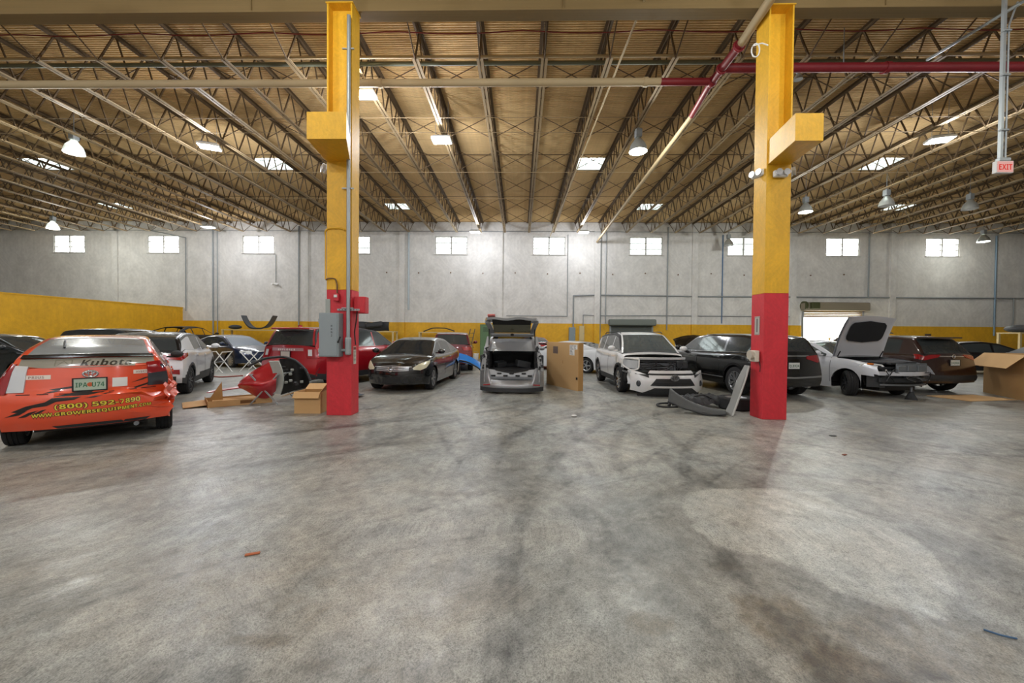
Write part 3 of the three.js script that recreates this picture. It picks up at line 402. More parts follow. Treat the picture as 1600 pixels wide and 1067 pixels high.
function wheelParts(g, r, tw, o) {
  const k = [r, tw, o.n, o.m?.id, o.style].join(); if (!wheelCache.has(k)) {
    const ri = r * (o.ri ?? 0.68), h = tw / 2; const tp = [[ri - 0.01, -h * 0.8], [ri + 0.01, -h * 0.95], [r - 0.035, -h], [r - 0.012, -h * 0.9], [r, -h * 0.7]];
    for (const q of [-0.42, 0, 0.42]) tp.push([r, h * (q - 0.06)], [r - 0.009, h * (q - 0.055)], [r - 0.009, h * (q + 0.055)], [r, h * (q + 0.06)]); tp.push([r, h * 0.7], [r - 0.012, h * 0.9], [r - 0.035, h], [ri + 0.01, h * 0.95], [ri - 0.01, h * 0.8]);
    const tire = toCreasedNormals(lathe(tp, 40).rotateX(Math.PI / 2).toNonIndexed(), 0.6);
    const rim = [lathe([[ri - 0.012, h * 0.86], [ri + 0.004, h * 0.9], [ri, h * 0.8], [ri - 0.03, h * 0.6], [ri - 0.035, -h * 0.85], [ri, -h * 0.9]], 32).rotateX(Math.PI / 2).toNonIndexed()]; const n = o.n ?? 5;
    for (let i = 0; i < n; i++) { const a = i / n * 2 * Math.PI; const twin = o.style === 'twin' ? [-0.13, 0.13] : [0]; for (const q of twin) { const sp = new THREE.BoxGeometry(ri * 0.86, ri * (o.sw ?? (twin.length > 1 ? 0.1 : 0.2)), 0.03).toNonIndexed(); const ps = sp.attributes.position; for (let v = 0; v < ps.count; v++) { if (ps.getX(v) > 0) { ps.setY(v, ps.getY(v) * 1.4 + q * ri * 1.5); ps.setZ(v, ps.getZ(v) + 0.012); } } sp.translate(ri * 0.5, q * ri * 0.3, h * 0.62); sp.rotateZ(a); rim.push(sp); } }
    rim.push(new THREE.CylinderGeometry(ri * 0.2, ri * 0.24, 0.05, 18).rotateX(Math.PI / 2).translate(0, 0, h * 0.62).toNonIndexed());
    const disc = new THREE.CylinderGeometry(ri * 0.72, ri * 0.72, 0.03, 24).rotateX(Math.PI / 2).translate(0, 0, h * 0.1).toNonIndexed();
    wheelCache.set(k, [tire, toCreasedNormals(merge(rim), 0.5), disc]);
  }
  const [a, b, c] = wheelCache.get(k); obj('tire', a, M.rubber, g); obj('rim', b, o.m ?? M.alloy, g); obj('brake_disc', c, M.engine, g);
}
// body presets
const hatch = { L: 4.46, W: 1.745, wb: 2.7, xf: 2.26, xr: -2.13, tr: 0.315, tw: 0.2, clear: 0.19, top: [[2.3, 0.66], [2.05, 0.78], [1.6, 0.92], [1.2, 1.0], [0, 1.0], [-1.2, 1.03], [-1.85, 1.08], [-2.2, 1.02]], roof: [[1.62, 0.9], [0.5, 1.42], [-0.1, 1.49], [-0.9, 1.45], [-1.75, 1.25], [-2.02, 1.13]], wsTop: 0.48, rwTop: -1.0, rwEnd: -1.95, wins: [[0.34, 1.5], [-0.7, 0.26], [-1.5, -0.8]], doors: [[0.28, 1.22], [-0.78, 0.27]], roofW: 0.66 };
const sedan = { W: 1.795, wb: 2.775, xf: 2.38, xr: -2.42, tr: 0.325, tw: 0.21, clear: 0.18, top: [[2.4, 0.68], [2.1, 0.78], [1.5, 0.92], [1.1, 0.98], [0, 0.97], [-1.2, 1.0], [-1.6, 1.04], [-2.1, 1.05], [-2.42, 0.98]], roof: [[1.45, 0.93], [0.45, 1.38], [-0.1, 1.46], [-0.8, 1.42], [-1.35, 1.25], [-1.85, 1.05]], wsTop: 0.42, rwTop: -0.85, wins: [[0.18, 1.3], [-0.9, 0.1]], doors: [[0.14, 1.16], [-0.85, 0.13]], roofW: 0.66 };
const suv = { W: 1.86, wb: 2.69, xf: 2.24, xr: -2.26, tr: 0.355, tw: 0.225, clear: 0.25, clad: true, sill: 0.42, top: [[2.24, 0.82], [2.1, 0.95], [1.5, 1.06], [1.1, 1.1], [0, 1.1], [-1.2, 1.13], [-2.26, 1.12]], roof: [[1.5, 1.03], [0.62, 1.6], [0, 1.68], [-1.2, 1.65], [-1.85, 1.58], [-2.22, 1.12]], wsTop: 0.6, rwTop: -1.86, wins: [[0.26, 1.3], [-0.8, 0.2], [-1.6, -0.88]], doors: [[0.2, 1.2], [-0.82, 0.19]], roofW: 0.7, yFB: 0.66, yRB: 0.74, bowR: 0.14 };
// ================= COLUMNS =================
function column(x0, x1, zf, depth, label, bracket) {
  const c = thing('steel_column', label, 'column', [(x0 + x1) / 2, 0, -zf - depth / 2]), w = x1 - x0;
  obj('red_base', uvBox(rbx(w, 2.4, depth, 0.008, 0, 1.2, 0)), M.colRed, c); obj('yellow_casing', uvBox(rbx(w, 2.55, depth, 0.008, 0, 3.675, 0)), M.colYellow, c);
  obj('upper_flange', uvBox(bx(0.03, 2.85, depth, -w / 2 + 0.015, 6.37, 0)), M.colYellow, c); obj('upper_flange', uvBox(bx(0.03, 2.85, depth, w / 2 - 0.015, 6.37, 0)), M.colYellow, c);
  obj('upper_web', uvBox(bx(w - 0.06, 2.85, 0.03, 0, 6.37, -0.02)), M.colYellow, c); obj('cap_plate', bx(w + 0.04, 0.02, depth + 0.04, 0, 7.79, 0), M.colYellow, c);
  const [a0, a1, b0, b1, y0, y1, reach] = bracket, mx = (x0 + x1) / 2, s = new THREE.BufferGeometry(), zF = depth / 2 + reach, zB = depth / 2;
  const q = [[a0 - mx, y0, zF], [a1 - mx, y0, zF], [a1 - mx, y1, zF], [a0 - mx, y1, zF], [b0 - mx, y0, zB], [b1 - mx, y0, zB], [b1 - mx, y1, zB], [b0 - mx, y1, zB]], f = [[0, 1, 2, 3], [5, 4, 7, 6], [4, 0, 3, 7], [1, 5, 6, 2], [3, 2, 6, 7], [4, 5, 1, 0]], ps = [];
  for (const [i, j, k, l] of f) for (const v of [i, j, k, i, k, l]) ps.push(...q[v]); s.setAttribute('position', new THREE.Float32BufferAttribute(ps, 3)); s.computeVertexNormals(); obj('crane_bracket', uvBox(s), M.colYellow, c);
  return c;
}
const colL = column(-3.69, -3.21, 7.38, 0.34, 'yellow and red painted steel column carrying the grey switch box', [-3.6, -2.93, -3.69, -3.24, 4.82, 5.27, 0.86]);
const colR = column(4.62, 5.08, 7.5, 0.4, 'yellow and red painted steel column with a leaning grey panel at its foot', [4.52, 4.98, 4.64, 5.06, 4.82, 5.27, 0.9]);
{ // fittings on the left column (each its own thing)
  const zf = -7.38;
  const b = thing('switch_box', 'grey electrical disconnect box mounted on the red column', 'switch box', [-3.55, 0, zf + 0.1]);
  obj('case', rbx(0.37, 0.82, 0.2, 0.012, 0, 1.54, 0), M.greyBox, b); obj('door', rbx(0.34, 0.78, 0.012, 0.005, -0.008, 1.54, 0.105), M.greyBox, b);
  obj('lettering', bx(0.075, 0.24, 0.002, 0.06, 1.62, 0.113), mat('#ffffff', 0.5, 0, { map: canvasTex(128, 384, (x) => { x.fillStyle = '#8d979a'; x.fillRect(0, 0, 128, 384); x.fillStyle = '#15181a'; x.font = 'bold 84px sans-serif'; x.textAlign = 'center'; ['O', 'N', '2', 'N'].forEach((c, i) => x.fillText(['H', 'H', 'N', '2'][i], 64, 84 + i * 94)); }) }), b);
  obj('lever', [rod(V(0.2, 1.5, 0.06), V(0.2, 1.42, 0.14), 0.014, 8), new THREE.SphereGeometry(0.02, 10, 8).translate(0.2, 1.41, 0.15)], M.black, b); for (const y of [1.25, 1.8]) obj('hinge', bx(0.02, 0.07, 0.02, -0.18, y, 0.1), M.galv, b);
  const c = thing('conduit_riser', 'grey conduit rising up the column beside the switch box', 'conduit', [-3.245, 0, zf + 0.065]);
  obj('pipe', rod(V(0, 1.35, 0), V(0, 7.5, 0), 0.034, 12), M.galv, c); obj('elbow_fitting', rbx(0.1, 0.34, 0.1, 0.03, 0, 1.33, 0), M.galv, c); obj('box_nipple', rod(V(-0.3, 1.25, 0), V(0, 1.25, 0), 0.03, 10), M.galv, c); for (const y of [2.05, 4.3, 6.9]) obj('strap', bx(0.22, 0.02, 0.03, -0.02, y, -0.02), M.galv, c);
  const s = thing('strut_bar', 'galvanised strut bar holding the conduit above the switch box', 'strut', [-3.28, 2.02, zf + 0.02]); obj('bar', bx(0.42, 0.035, 0.03, 0.02, 0, 0), M.galv, s); for (let i = -3; i < 4; i++) obj('slot', bx(0.02, 0.014, 0.002, 0.02 + i * 0.055, 0, 0.016), M.black, s);
  const f = thing('fire_alarm', 'small red alarm pull box with a bent conduit on the column', 'alarm box', [-3.47, 0, zf + 0.06]); obj('case', rbx(0.1, 0.14, 0.075, 0.01, 0, 2.25, 0), mat('#c02634', 0.4), f); obj('lens', rbx(0.06, 0.05, 0.02, 0.005, 0, 2.27, 0.045), M.white, f); obj('conduit', tube([V(0, 2.32, -0.02), V(0, 2.5, -0.02), V(-0.04, 2.6, -0.02), V(-0.16, 2.61, -0.02), V(-0.22, 2.58, -0.03)], 0.013, 6), M.rust, f);
  tag(obj('yellow_conduit', tube([V(-3.72, 2.6, zf - 0.02), V(-3.72, 3.4, zf - 0.02), V(-3.71, 3.5, zf + 0.02), V(-3.64, 3.56, zf + 0.02), V(-3.4, 3.56, zf + 0.02), V(-3.33, 3.52, zf + 0.02)], 0.016, 8), M.colYellow), 'thin yellow-painted conduit arching over the column face', 'conduit');
  const r = thing('side_box', 'red painted junction box on the side of the column', 'box', [-3.09, 0, -7.55]); obj('case', rbx(0.22, 0.32, 0.18, 0.01, 0, 2.12, 0), M.colRed, r); obj('cover', rbx(0.16, 0.3, 0.015, 0.004, 0.02, 2.12, 0.095), M.colRed, r); obj('cable', tube([V(-0.04, 2, 0.1), V(-0.06, 1.8, 0.1), V(-0.09, 1.6, 0.1), V(-0.07, 1.35, 0.1)], 0.012, 6), M.black, r);
  const st = mat('#e3e0d8', 0.6, 0, { map: canvasTex(128, 256, (x) => { x.fillStyle = '#dcd9d2'; x.fillRect(0, 0, 128, 256); x.fillStyle = '#8a2a2a'; x.fillRect(8, 10, 112, 40); x.fillStyle = '#555'; for (let i = 0; i < 9; i++) x.fillRect(14, 70 + i * 19, 100 - (i % 3) * 20, 8); }) });
  tag(obj('notice_sticker', bx(0.004, 0.34, 0.12, -3.206, 1.15, -7.52), st), 'white notice sticker on the side of the red column', 'sticker');
  tag(obj('grey_strip', bx(0.09, 0.28, 0.01, -3.66, 2.08, zf + 0.008), M.primer), 'pale bare patch plate beside the switch box', 'plate');
  tag(obj('notice_plate', bx(0.004, 0.36, 0.16, 4.616, 1.79, -7.7), mat('#dddad4', 0.6, 0, { map: canvasTex(128, 256, (x) => { x.fillStyle = '#d9d6d0'; x.fillRect(0, 0, 128, 256); x.strokeStyle = '#666'; x.lineWidth = 6; x.strokeRect(10, 10, 108, 236); x.fillStyle = '#777'; x.fillRect(46, 30, 36, 190); }) })), 'white notice on the red column above the siren', 'sign');
  const h = thing('wall_siren', 'cream siren unit fixed to the red column above the leaning panel', 'siren', [4.56, 1.2, -7.68]); obj('back_box', rbx(0.09, 0.22, 0.2, 0.02, 0, 0, 0), mat('#c9c2b2', 0.5), h); obj('horn', new THREE.CylinderGeometry(0.09, 0.06, 0.1, 16).rotateZ(Math.PI / 2).translate(-0.06, 0.02, 0.02), mat('#b9b2a2', 0.5), h); obj('cable', tube([V(0.05, -0.1, 0.08), V(0.06, -0.2, 0.1), V(0.06, -0.3, 0.09)], 0.01, 6), M.black, h);
  const em = (x, y, z, turn, label) => { const e = thing('emergency_light', label, 'light', [x, y, z], turn); obj('case', rbx(0.26, 0.13, 0.08, 0.03), M.white, e); for (const s of [-1, 1]) obj('lamp_head', new THREE.CylinderGeometry(0.06, 0.045, 0.06, 16).rotateX(Math.PI / 2).translate(s * 0.07, 0.01, 0.06), M.lampClear, e); return e; };
  em(4.84, 4.62, -7.44, 0, 'twin-head emergency light under the bracket of the column'); em(4.58, 4.72, -7.7, -1.2, 'emergency light on the side of the yellow column'); em(5.16, 4.74, -7.66, 0.9, 'small emergency light behind the column bracket'); em(-3.76, 4.74, -7.52, -0.9, 'small emergency light behind the switch box column bracket');
  { const p = []; for (let i = 0; i <= 20; i++) { const a = i / 20 * 7.2 + 1.6; p.push(V(4.42 + 0.07 * Math.cos(a), 7.0 + 0.12 * Math.sin(a), -7.6 + 0.002 * i)); } p.push(V(4.52, 7.12, -7.56), V(4.62, 7.05, -7.52)); tag(obj('cable_coil', tube(p, 0.012, 6, 80), M.white), 'white cable coil hanging beside the yellow column', 'cable'); }
}
// ---- EXIT sign on its hanger ----
{
  const e = thing('exit_sign', 'red lettered exit sign hung from grey strut', 'sign', [8.84, 0, -7.4]);
  obj('case', rbx(0.31, 0.22, 0.07, 0.01, 0, 4.72, 0), M.white, e);
  obj('sign_face', bx(0.28, 0.19, 0.004, 0, 4.72, 0.037), new THREE.MeshStandardMaterial({ color: '#b0554c', emissive: '#ffffff', emissiveIntensity: 0.45, emissiveMap: exitTex(), map: exitTex() }), e);
  obj('hanger', [bx(0.05, 3.0, 0.05, -0.03, 6.35, -0.02), rod(V(0.04, 4.83, 0), V(0.04, 7.3, 0), 0.014, 8), rod(V(0.04, 7.3, 0), V(0.3, 7.8, -0.1), 0.014, 8)], M.galv, e); for (const y of [5.4, 6.4, 7.2]) obj('clip', bx(0.13, 0.03, 0.06, 0, y, 0), M.galvDull, e); obj('canopy', rbx(0.2, 0.06, 0.08, 0.01, 0, 4.86, 0), M.galv, e);
}
function exitTex() { return canvasTex(256, 160, (x) => { x.fillStyle = '#e8c9c0'; x.fillRect(0, 0, 256, 160); x.fillStyle = '#e02a18'; x.font = 'bold 120px sans-serif'; x.textAlign = 'center'; x.textBaseline = 'middle'; x.fillText('EXIT', 128, 86, 226); }); }

// ================= LAMPS =================
function led(x, y, d, label, turn = 0, power = LED_POWER) {
  const t = thing('led_lamp', label, 'lamp', [x, y, -d], turn, 'led high-bay lamps'); delete t.userData.group; obj('housing', rbx(0.62, 0.08, 0.42, 0.02, 0, 0.05, 0), M.white, t); obj('glowing_face', bx(0.56, 0.01, 0.36, 0, 0.005, 0), M.ledGlow, t); obj('heat_sink', [0, 1, 2, 3, 4].map(i => bx(0.5, 0.05, 0.012, 0, 0.11, -0.14 + i * 0.07)), M.galvDull, t); obj('hanger', [rod(V(-0.2, 0.1, 0), V(-0.2, 8.98 - y, 0), 0.006, 5), rod(V(0.2, 0.1, 0), V(0.2, 8.98 - y, 0), 0.006, 5)], M.galv, t);
  const l = new THREE.PointLight('#f3f6ff', power); l.position.y = -0.14; l.castShadow = true; l.shadow.radius = 8; l.name = 'lamp_light'; t.add(l); return t;
}
const bellG = toCreasedNormals(lathe([[0.05, 0.42], [0.09, 0.41], [0.13, 0.34], [0.22, 0.22], [0.265, 0.08], [0.275, 0.0], [0.262, 0.0], [0.25, 0.08], [0.2, 0.21]], 28).toNonIndexed(), 0.6), bellLens = new THREE.CylinderGeometry(0.25, 0.25, 0.01, 28);
function bell(x, y, d, label, lit, prism, power = BELL_POWER) {
  const t = thing('bell_lamp', label, 'lamp', [x, y, -d]); obj('shade', bellG, prism ? M.bellPrism : M.bellShade, t); obj(lit ? 'glowing_lens' : 'lens', bellLens.clone().translate(0, 0.015, 0), lit ? M.bellGlow : M.lampClear, t); obj('ballast', [rbx(0.2, 0.26, 0.2, 0.03, 0, 0.56, 0), rod(V(0, 0.65, 0), V(0, 8.98 - y, 0), 0.012, 6)], M.galvDull, t); obj('hook', new THREE.TorusGeometry(0.04, 0.008, 6, 14).translate(0, 0.73, 0), M.galv, t);
  if (lit) { const l = new THREE.PointLight('#fbfdf6', power); l.position.y = -0.08; l.castShadow = true; l.shadow.radius = 6; l.name = 'lamp_light'; t.add(l); if (prism) obj('glowing_bulb', new THREE.SphereGeometry(0.1, 14, 10).translate(0, 0.18, 0), M.bellGlow, t); } return t;
}
led(-4.1, 7.72, 10.1, 'glaring led lamp beside the column with the switch box'); led(-2.55, 7.72, 12.5, 'glaring led lamp over the black sedan'); led(-10.4, 7.72, 12.9, 'led lamp over the white hatchback and red suv', 0.4); led(13.0, 7.72, 12.5, 'led lamp over the dark brown suv', -0.3);
led(-2.75, 7.72, 23.5, 'led lamp close to the back wall above the maroon car', 0, 17); led(3.75, 7.72, 23.5, 'led lamp close to the back wall above the cardboard panel', 0, 17); led(-18.3, 7.72, 22.6, 'distant led lamp above the yellow partition end', 0, 24);
bell(-14.9, 7.5, 12.8, 'bright prismatic bell lamp above the orange hatchback', true, true); bell(3.62, 7.3, 12.3, 'lit grey bell lamp above the white crossover', true); bell(-26.4, 7.35, 21.6, 'lit bell lamp behind the yellow partition', true, true); bell(13.0, 7.3, 18.2, 'lit greenish bell lamp beside the right column', true); bell(27.2, 7.3, 23.6, 'lit bell lamp near the last back wall window', true, false, 10);
bell(15.8, 7.3, 17.3, 'unlit bell lamp in front of a skylight', false); bell(20.0, 7.35, 17.9, 'unlit bell lamp among the far joists', false); bell(12.8, 7.2, 24.4, 'unlit bell lamp by the window next to the right column', false); bell(6.62, 7.75, 9.6, 'small unlit lamp tucked behind the right column top', false).scale.set(0.35, 0.35, 0.35);
for (const [x, d, w] of [[-6.5, 3.4, 9], [6.8, 3.4, 9], [-3.4, -5, 56], [3.6, -5, 50], [-10.5, -4, 44], [10.8, -4, 36], [-20, 6, 16], [20, 6, 16]]) { const l = led(x, 7.72, d, 'led high-bay lamp over the open floor in front of the columns', 0, w); l.userData.group = 'led lamps over the open floor'; }
for (const [x, d] of [[-12.5, 3.5], [-3.2, 5.2], [4.0, 5.0], [12.8, 3.5]]) { const b = bell(x, 7.4, d, 'lit prismatic bell lamp over the open floor in front of the columns', true, true, 9); b.userData.group = 'bell lamps over the open floor'; }
// ================= CARS =================
// a car is placed by one wheel contact point (or axle middle) and its heading
const fwd = (x, z) => { const l = Math.hypot(x, z); return [x / l, z / l]; };
function fromAxle(p, f, x) { return [p[0] - f[0] * x, p[1] - f[1] * x]; }
function fromWheel(p, f, x, z) { return [p[0] - f[0] * x + f[1] * z, p[1] - f[1] * x - f[0] * z]; } // right-hand side is (-f.z, f.x)
const silverPaint = paint('#8f9193', 0.55, 0.35);
function emblem(a, where, y, r = 0.055, m = M.chrome, parent) { const d = where === 'front' ? 1 : -1, p = a.hit(V(d * 2.3, y, 0), V(d, 0, 0)); if (!p) return; const g = [new THREE.TorusGeometry(r, 0.01, 8, 24).scale(1.35, 0.9, 1), new THREE.TorusGeometry(r * 0.55, 0.008, 8, 20).scale(0.7, 1.3, 1), new THREE.TorusGeometry(r * 0.5, 0.008, 8, 20).scale(1.6, 0.6, 1).translate(0, r * 0.35, 0)].map(q => q.rotateY(d * Math.PI / 2).translate(p.x + d * 0.014, y, 0)); return obj('emblem', g, m, parent ?? a.t); }
const vPlate = (x0, y0, y1, z0, z1) => [[[x0, y1, z0], [x0, y1, z1]], [[x0, y0, z0], [x0, y0, z1]]];
function engineBay(t, x0, x1, y, w, opts = {}) {
  obj('bay_floor', bx(x1 - x0, 0.04, w, (x0 + x1) / 2, 0.42, 0), M.black, t); obj('engine_block', [rbx(0.5, 0.34, 0.62, 0.04, x0 + 0.42, 0.64, 0.05), rbx(0.34, 0.1, 0.5, 0.03, x0 + 0.42, 0.85, 0.05)], M.engine, t);
  obj('battery', rbx(0.2, 0.2, 0.28, 0.015, x0 + 0.4, 0.75, -w / 2 + 0.24), M.black, t); obj('reservoir', rbx(0.16, 0.18, 0.2, 0.03, x0 + 0.35, 0.8, w / 2 - 0.2), M.white, t); obj('firewall', bx(0.03, 0.5, w, x0 + 0.02, 0.66, 0), M.engine, t);
  obj('inner_fender', bx(x1 - x0 - 0.1, 0.4, 0.03, (x0 + x1) / 2, 0.66, w / 2), opts.m ?? M.engine, t); obj('inner_fender', bx(x1 - x0 - 0.1, 0.4, 0.03, (x0 + x1) / 2, 0.66, -w / 2), opts.m ?? M.engine, t);
  for (let i = 0; i < 4; i++) obj('hose', tube([V(x0 + 0.2, 0.82, -0.3 + i * 0.2), V(x0 + 0.4, 0.93, -0.2 + i * 0.18), V(x0 + 0.6, 0.85, -0.35 + i * 0.22), V(x0 + 0.72, 0.7, -0.3 + i * 0.2)], 0.02, 6), M.rubber, t);
}
function strippedNose(t, x, w, y0, y1, m) { // radiator, support frame, crash bar
  obj('radiator', [bx(0.05, y1 - y0 - 0.12, w * 0.56, x - 0.12, (y0 + y1) / 2, 0), bx(0.07, y1 - y0 - 0.1, 0.05, x - 0.12, (y0 + y1) / 2, w * 0.3), bx(0.07, y1 - y0 - 0.1, 0.05, x - 0.12, (y0 + y1) / 2, -w * 0.3)], M.fins, t);
  for (let i = 0; i < 9; i++) obj('radiator_fin', bx(0.012, 0.008, w * 0.56, x - 0.09, lerp(y0 + 0.1, y1 - 0.1, i / 8), 0), M.engine, t);
  obj('support_frame', [bx(0.08, 0.06, w * 0.86, x - 0.1, y1, 0), bx(0.07, 0.05, w * 0.7, x - 0.1, y0, 0), bx(0.06, y1 - y0, 0.06, x - 0.1, (y0 + y1) / 2, w * 0.37), bx(0.06, y1 - y0, 0.06, x - 0.1, (y0 + y1) / 2, -w * 0.37), bx(0.05, y1 - y0, 0.03, x - 0.08, (y0 + y1) / 2, 0.0)], m ?? M.engine, t);
  obj('crash_bar', sheet((u, v) => V(x + 0.05 - 0.14 * (2 * u - 1) ** 2, lerp((y0 + y1) / 2 - 0.16, (y0 + y1) / 2 - 0.05, v), (u - 0.5) * w * 0.86), 12, 2, 0.03), m ?? M.bareMetal, t);
}

// ---- orange liveried hatchback ----
{
  const f = fwd(-0.682, -0.731), P = paint('#d9481f', 0.02, 0.3);
  const crumple = (p) => { const e = Math.exp(-(((p.x + 2.0) / 0.32) ** 2 + ((p.y - 0.58) / 0.26) ** 2 + ((p.z - 0.78) / 0.3) ** 2)); return e > 0.02 ? [e * (0.14 + 0.16 * n3(p.x * 9, p.y * 9, p.z * 9)), e * 0.08 * n3(p.y * 11, p.z * 8, 4), -e * (0.0 + 0.15 * n3(p.z * 10, p.x * 7, p.y * 12))] : [0, 0, 0]; };
  const a = car('orange_hatchback', { ...hatch, label: 'orange wrapped hatchback with black slash graphics and a crumpled bumper corner', at: fromAxle([-6.35, -5.73], f, -1.35), ahead: f, paint: P, dent: crumple, yRB: 0.74, bowR: 0.2, taperR: 0.06, glass: mat('#a2a8a8', 0.18, 0, { transmission: 0.35, thickness: 0, clearcoat: 0.6 }), roofW: 0.62, mirMat: M.black, step: 0.06,
    top: [[2.3, 0.66], [2.05, 0.78], [1.6, 0.92], [1.2, 1.0], [0, 1.0], [-1.2, 1.04], [-2.2, 1.05]], roof: [[1.62, 0.9], [0.5, 1.42], [-0.1, 1.49], [-0.9, 1.46], [-1.6, 1.33], [-1.98, 1.23], [-2.12, 1.05]], rwEnd: -1.93, tail: [[0.2, 0.12], [0.42, 0.0], [0.7, 0.0], [0.76, 0.05], [1.1, 0.12]], rim: { n: 5 } });
  const R = a.xr;
  a.patch('spoiler', M.blackGloss, 'rear', [[R, 1.245, -0.62], [R, 1.26, 0], [R, 1.245, 0.62]], [[R, 1.2, -0.64], [R, 1.215, 0], [R, 1.2, 0.64]], { off: 0.05, deep: 0.08 });
  a.patch('lettered_panel', mat('#ffffff', 0.25, 0, { clearcoat: 0.6, map: canvasTex(1024, 128, (x, w, h) => { x.fillStyle = '#8f8c7f'; x.fillRect(0, 0, w, h); x.fillStyle = '#2b2a22'; x.font = 'italic bold 118px sans-serif'; x.textBaseline = 'middle'; x.fillText('Kubota', 420, 70, 420); x.strokeStyle = '#777465'; x.lineWidth = 9; x.strokeRect(250, 24, 120, 78); x.beginPath(); x.moveTo(270, 90); x.lineTo(310, 40); x.lineTo(350, 90); x.stroke(); }) }), 'rear', [[R, 1.19, -0.63], [R, 1.2, 0], [R, 1.19, 0.63]], [[R, 1.075, -0.66], [R, 1.075, 0], [R, 1.075, 0.66]], { off: 0.01 });
  a.patch('roof_panel', M.white, 'top', [[-0.95, 1.5, -0.42], [-0.95, 1.5, 0.42]], [[-1.02, 1.5, -0.46], [-1.02, 1.5, 0.46]], { off: 0.004 });
  // tail lamps
  for (const s of [-1, 1]) { const D = [-1, 0, 0.55 * s]; a.patch('tail_lamp', s < 0 ? M.lampClear : M.lampDark, D, [[-2.05, 1.1, 0.64 * s], [-1.85, 1.12, 0.77 * s]], [[-2.1, 0.77, 0.66 * s], [-1.9, 0.77, 0.84 * s]], { off: 0.014 }); a.patch('tail_lamp_red', M.lampRed, D, s < 0 ? [[-1.95, 1.13, 0.72 * s], [-1.82, 1.14, 0.79 * s]] : [[-2.06, 1.12, 0.645 * s], [-1.86, 1.14, 0.77 * s]], s < 0 ? [[-2.02, 0.75, 0.8 * s], [-1.86, 0.75, 0.86 * s]] : [[-2.09, 0.95, 0.65 * s], [-1.9, 0.97, 0.8 * s]], { off: 0.02 }); }
  emblem(a, 'rear', 0.985, 0.05);
  const badge = (txt) => mat('#ffffff', 0.3, 0, { map: canvasTex(256, 64, (x) => { x.fillStyle = '#d9cfc4'; x.fillRect(0, 0, 256, 64); x.fillStyle = '#8d6a5e'; x.font = 'bold 50px sans-serif'; x.textAlign = 'center'; x.textBaseline = 'middle'; x.fillText(txt, 128, 34, 230); }) });
  a.patch('badge', badge('PRIUS'), 'rear', [[R, 0.985, -0.62], [R, 0.985, -0.36]], [[R, 0.93, -0.62], [R, 0.93, -0.36]], { off: 0.006 }); a.patch('badge', badge('HYBRID'), 'rear', [[R, 1.01, 0.42], [R, 1.01, 0.6]], [[R, 0.955, 0.42], [R, 0.955, 0.6]], { off: 0.006 });
  a.plate('rear', 0.845, 'IPA  U74', { bg: '#a9b8a6', fg: '#35674a', orange: true });
  a.patch('pale_label', M.white, 'rear', [[R, 0.915, 0.21], [R, 0.915, 0.36]], [[R, 0.79, 0.21], [R, 0.79, 0.36]], { off: 0.005 });
  const gfx = canvasTex(1024, 512, (x) => {
    x.clearRect(0, 0, 1024, 512); x.fillStyle = '#171310'; const slash = (pts) => { x.beginPath(); pts.forEach(([p, q], i) => i ? x.lineTo(p, q) : x.moveTo(p, q)); x.closePath(); x.fill(); };
    slash([[60, 360], [150, 300], [270, 260], [330, 200], [440, 160], [560, 130], [520, 170], [600, 170], [470, 215], [430, 250], [340, 262], [280, 305], [190, 322], [120, 372]]); slash([[20, 420], [90, 372], [160, 350], [110, 398]]); slash([[100, 430], [170, 372], [230, 350], [150, 425]]); slash([[290, 120], [420, 90], [560, 85], [420, 112], [330, 135]]); slash([[250, 165], [300, 140], [380, 130], [320, 155]]); slash([[760, 90], [880, 30], [940, 20], [860, 60]]); slash([[780, 150], [900, 105], [980, 95], [890, 130], [800, 165]]); slash([[180, 400], [250, 350], [280, 345], [220, 400]]); slash([[480, 240], [600, 190], [640, 188], [540, 236]]);
    const word = (t, px, py, s, wmax) => { x.font = 'bold ' + s + 'px sans-serif'; x.lineWidth = 9; x.strokeStyle = '#2a1d0a'; x.fillStyle = '#d9c63a'; x.textBaseline = 'middle'; x.save(); x.translate(px, py); x.rotate(-0.035); x.strokeText(t, 0, 0, wmax); x.fillText(t, 0, 0, wmax); x.restore(); };
    word('(800) 592-7890', 325, 325, 76, 520); word('WWW.GROWERSEQUIPMENT.COM', 185, 415, 54, 750);
  });
  a.patch('vinyl_graphics', mat('#ffffff', 0.35, 0, { map: gfx, transparent: true }), 'rear', [[R, 0.93, -0.78], [R, 0.93, -0.3], [R, 0.93, 0.3], [R, 0.93, 0.72]], [[R, 0.36, -0.78], [R, 0.36, -0.3], [R, 0.36, 0.3], [R, 0.36, 0.72]], { off: 0.004, nu: 24, nv: 16, flat: true });
  a.patch('bumper_gap', M.seal, 'rear', [[R, 0.747, -0.66], [R, 0.735, 0], [R, 0.747, 0.66]], [[R, 0.737, -0.66], [R, 0.725, 0], [R, 0.737, 0.66]], { off: 0.003, flat: true, nv: 1 }); a.patch('lower_valance', M.plastic, 'rear', [[R, 0.31, -0.35], [R, 0.32, 0], [R, 0.31, 0.6]], [[R, 0.275, -0.3], [R, 0.275, 0], [R, 0.275, 0.55]], { off: 0.006 });
  a.wiper(-1.66, 1.335, -0.28, -1.3, 1.42, -0.32); a.seams('right'); a.handles('right'); obj('torn_edge', sheet((u, v) => V(-2.02 + 0.34 * u, 0.78 - 0.2 * v + 0.03 * Math.sin(u * 9), 0.74 + 0.14 * u + 0.04 * v + 0.02 * Math.sin(v * 8)), 6, 4, 0.006), P, a.t); obj('exhaust', new THREE.CylinderGeometry(0.03, 0.03, 0.3, 12).rotateZ(Math.PI / 2).translate(-1.9, 0.24, 0.45), M.bareMetal, a.t);
}
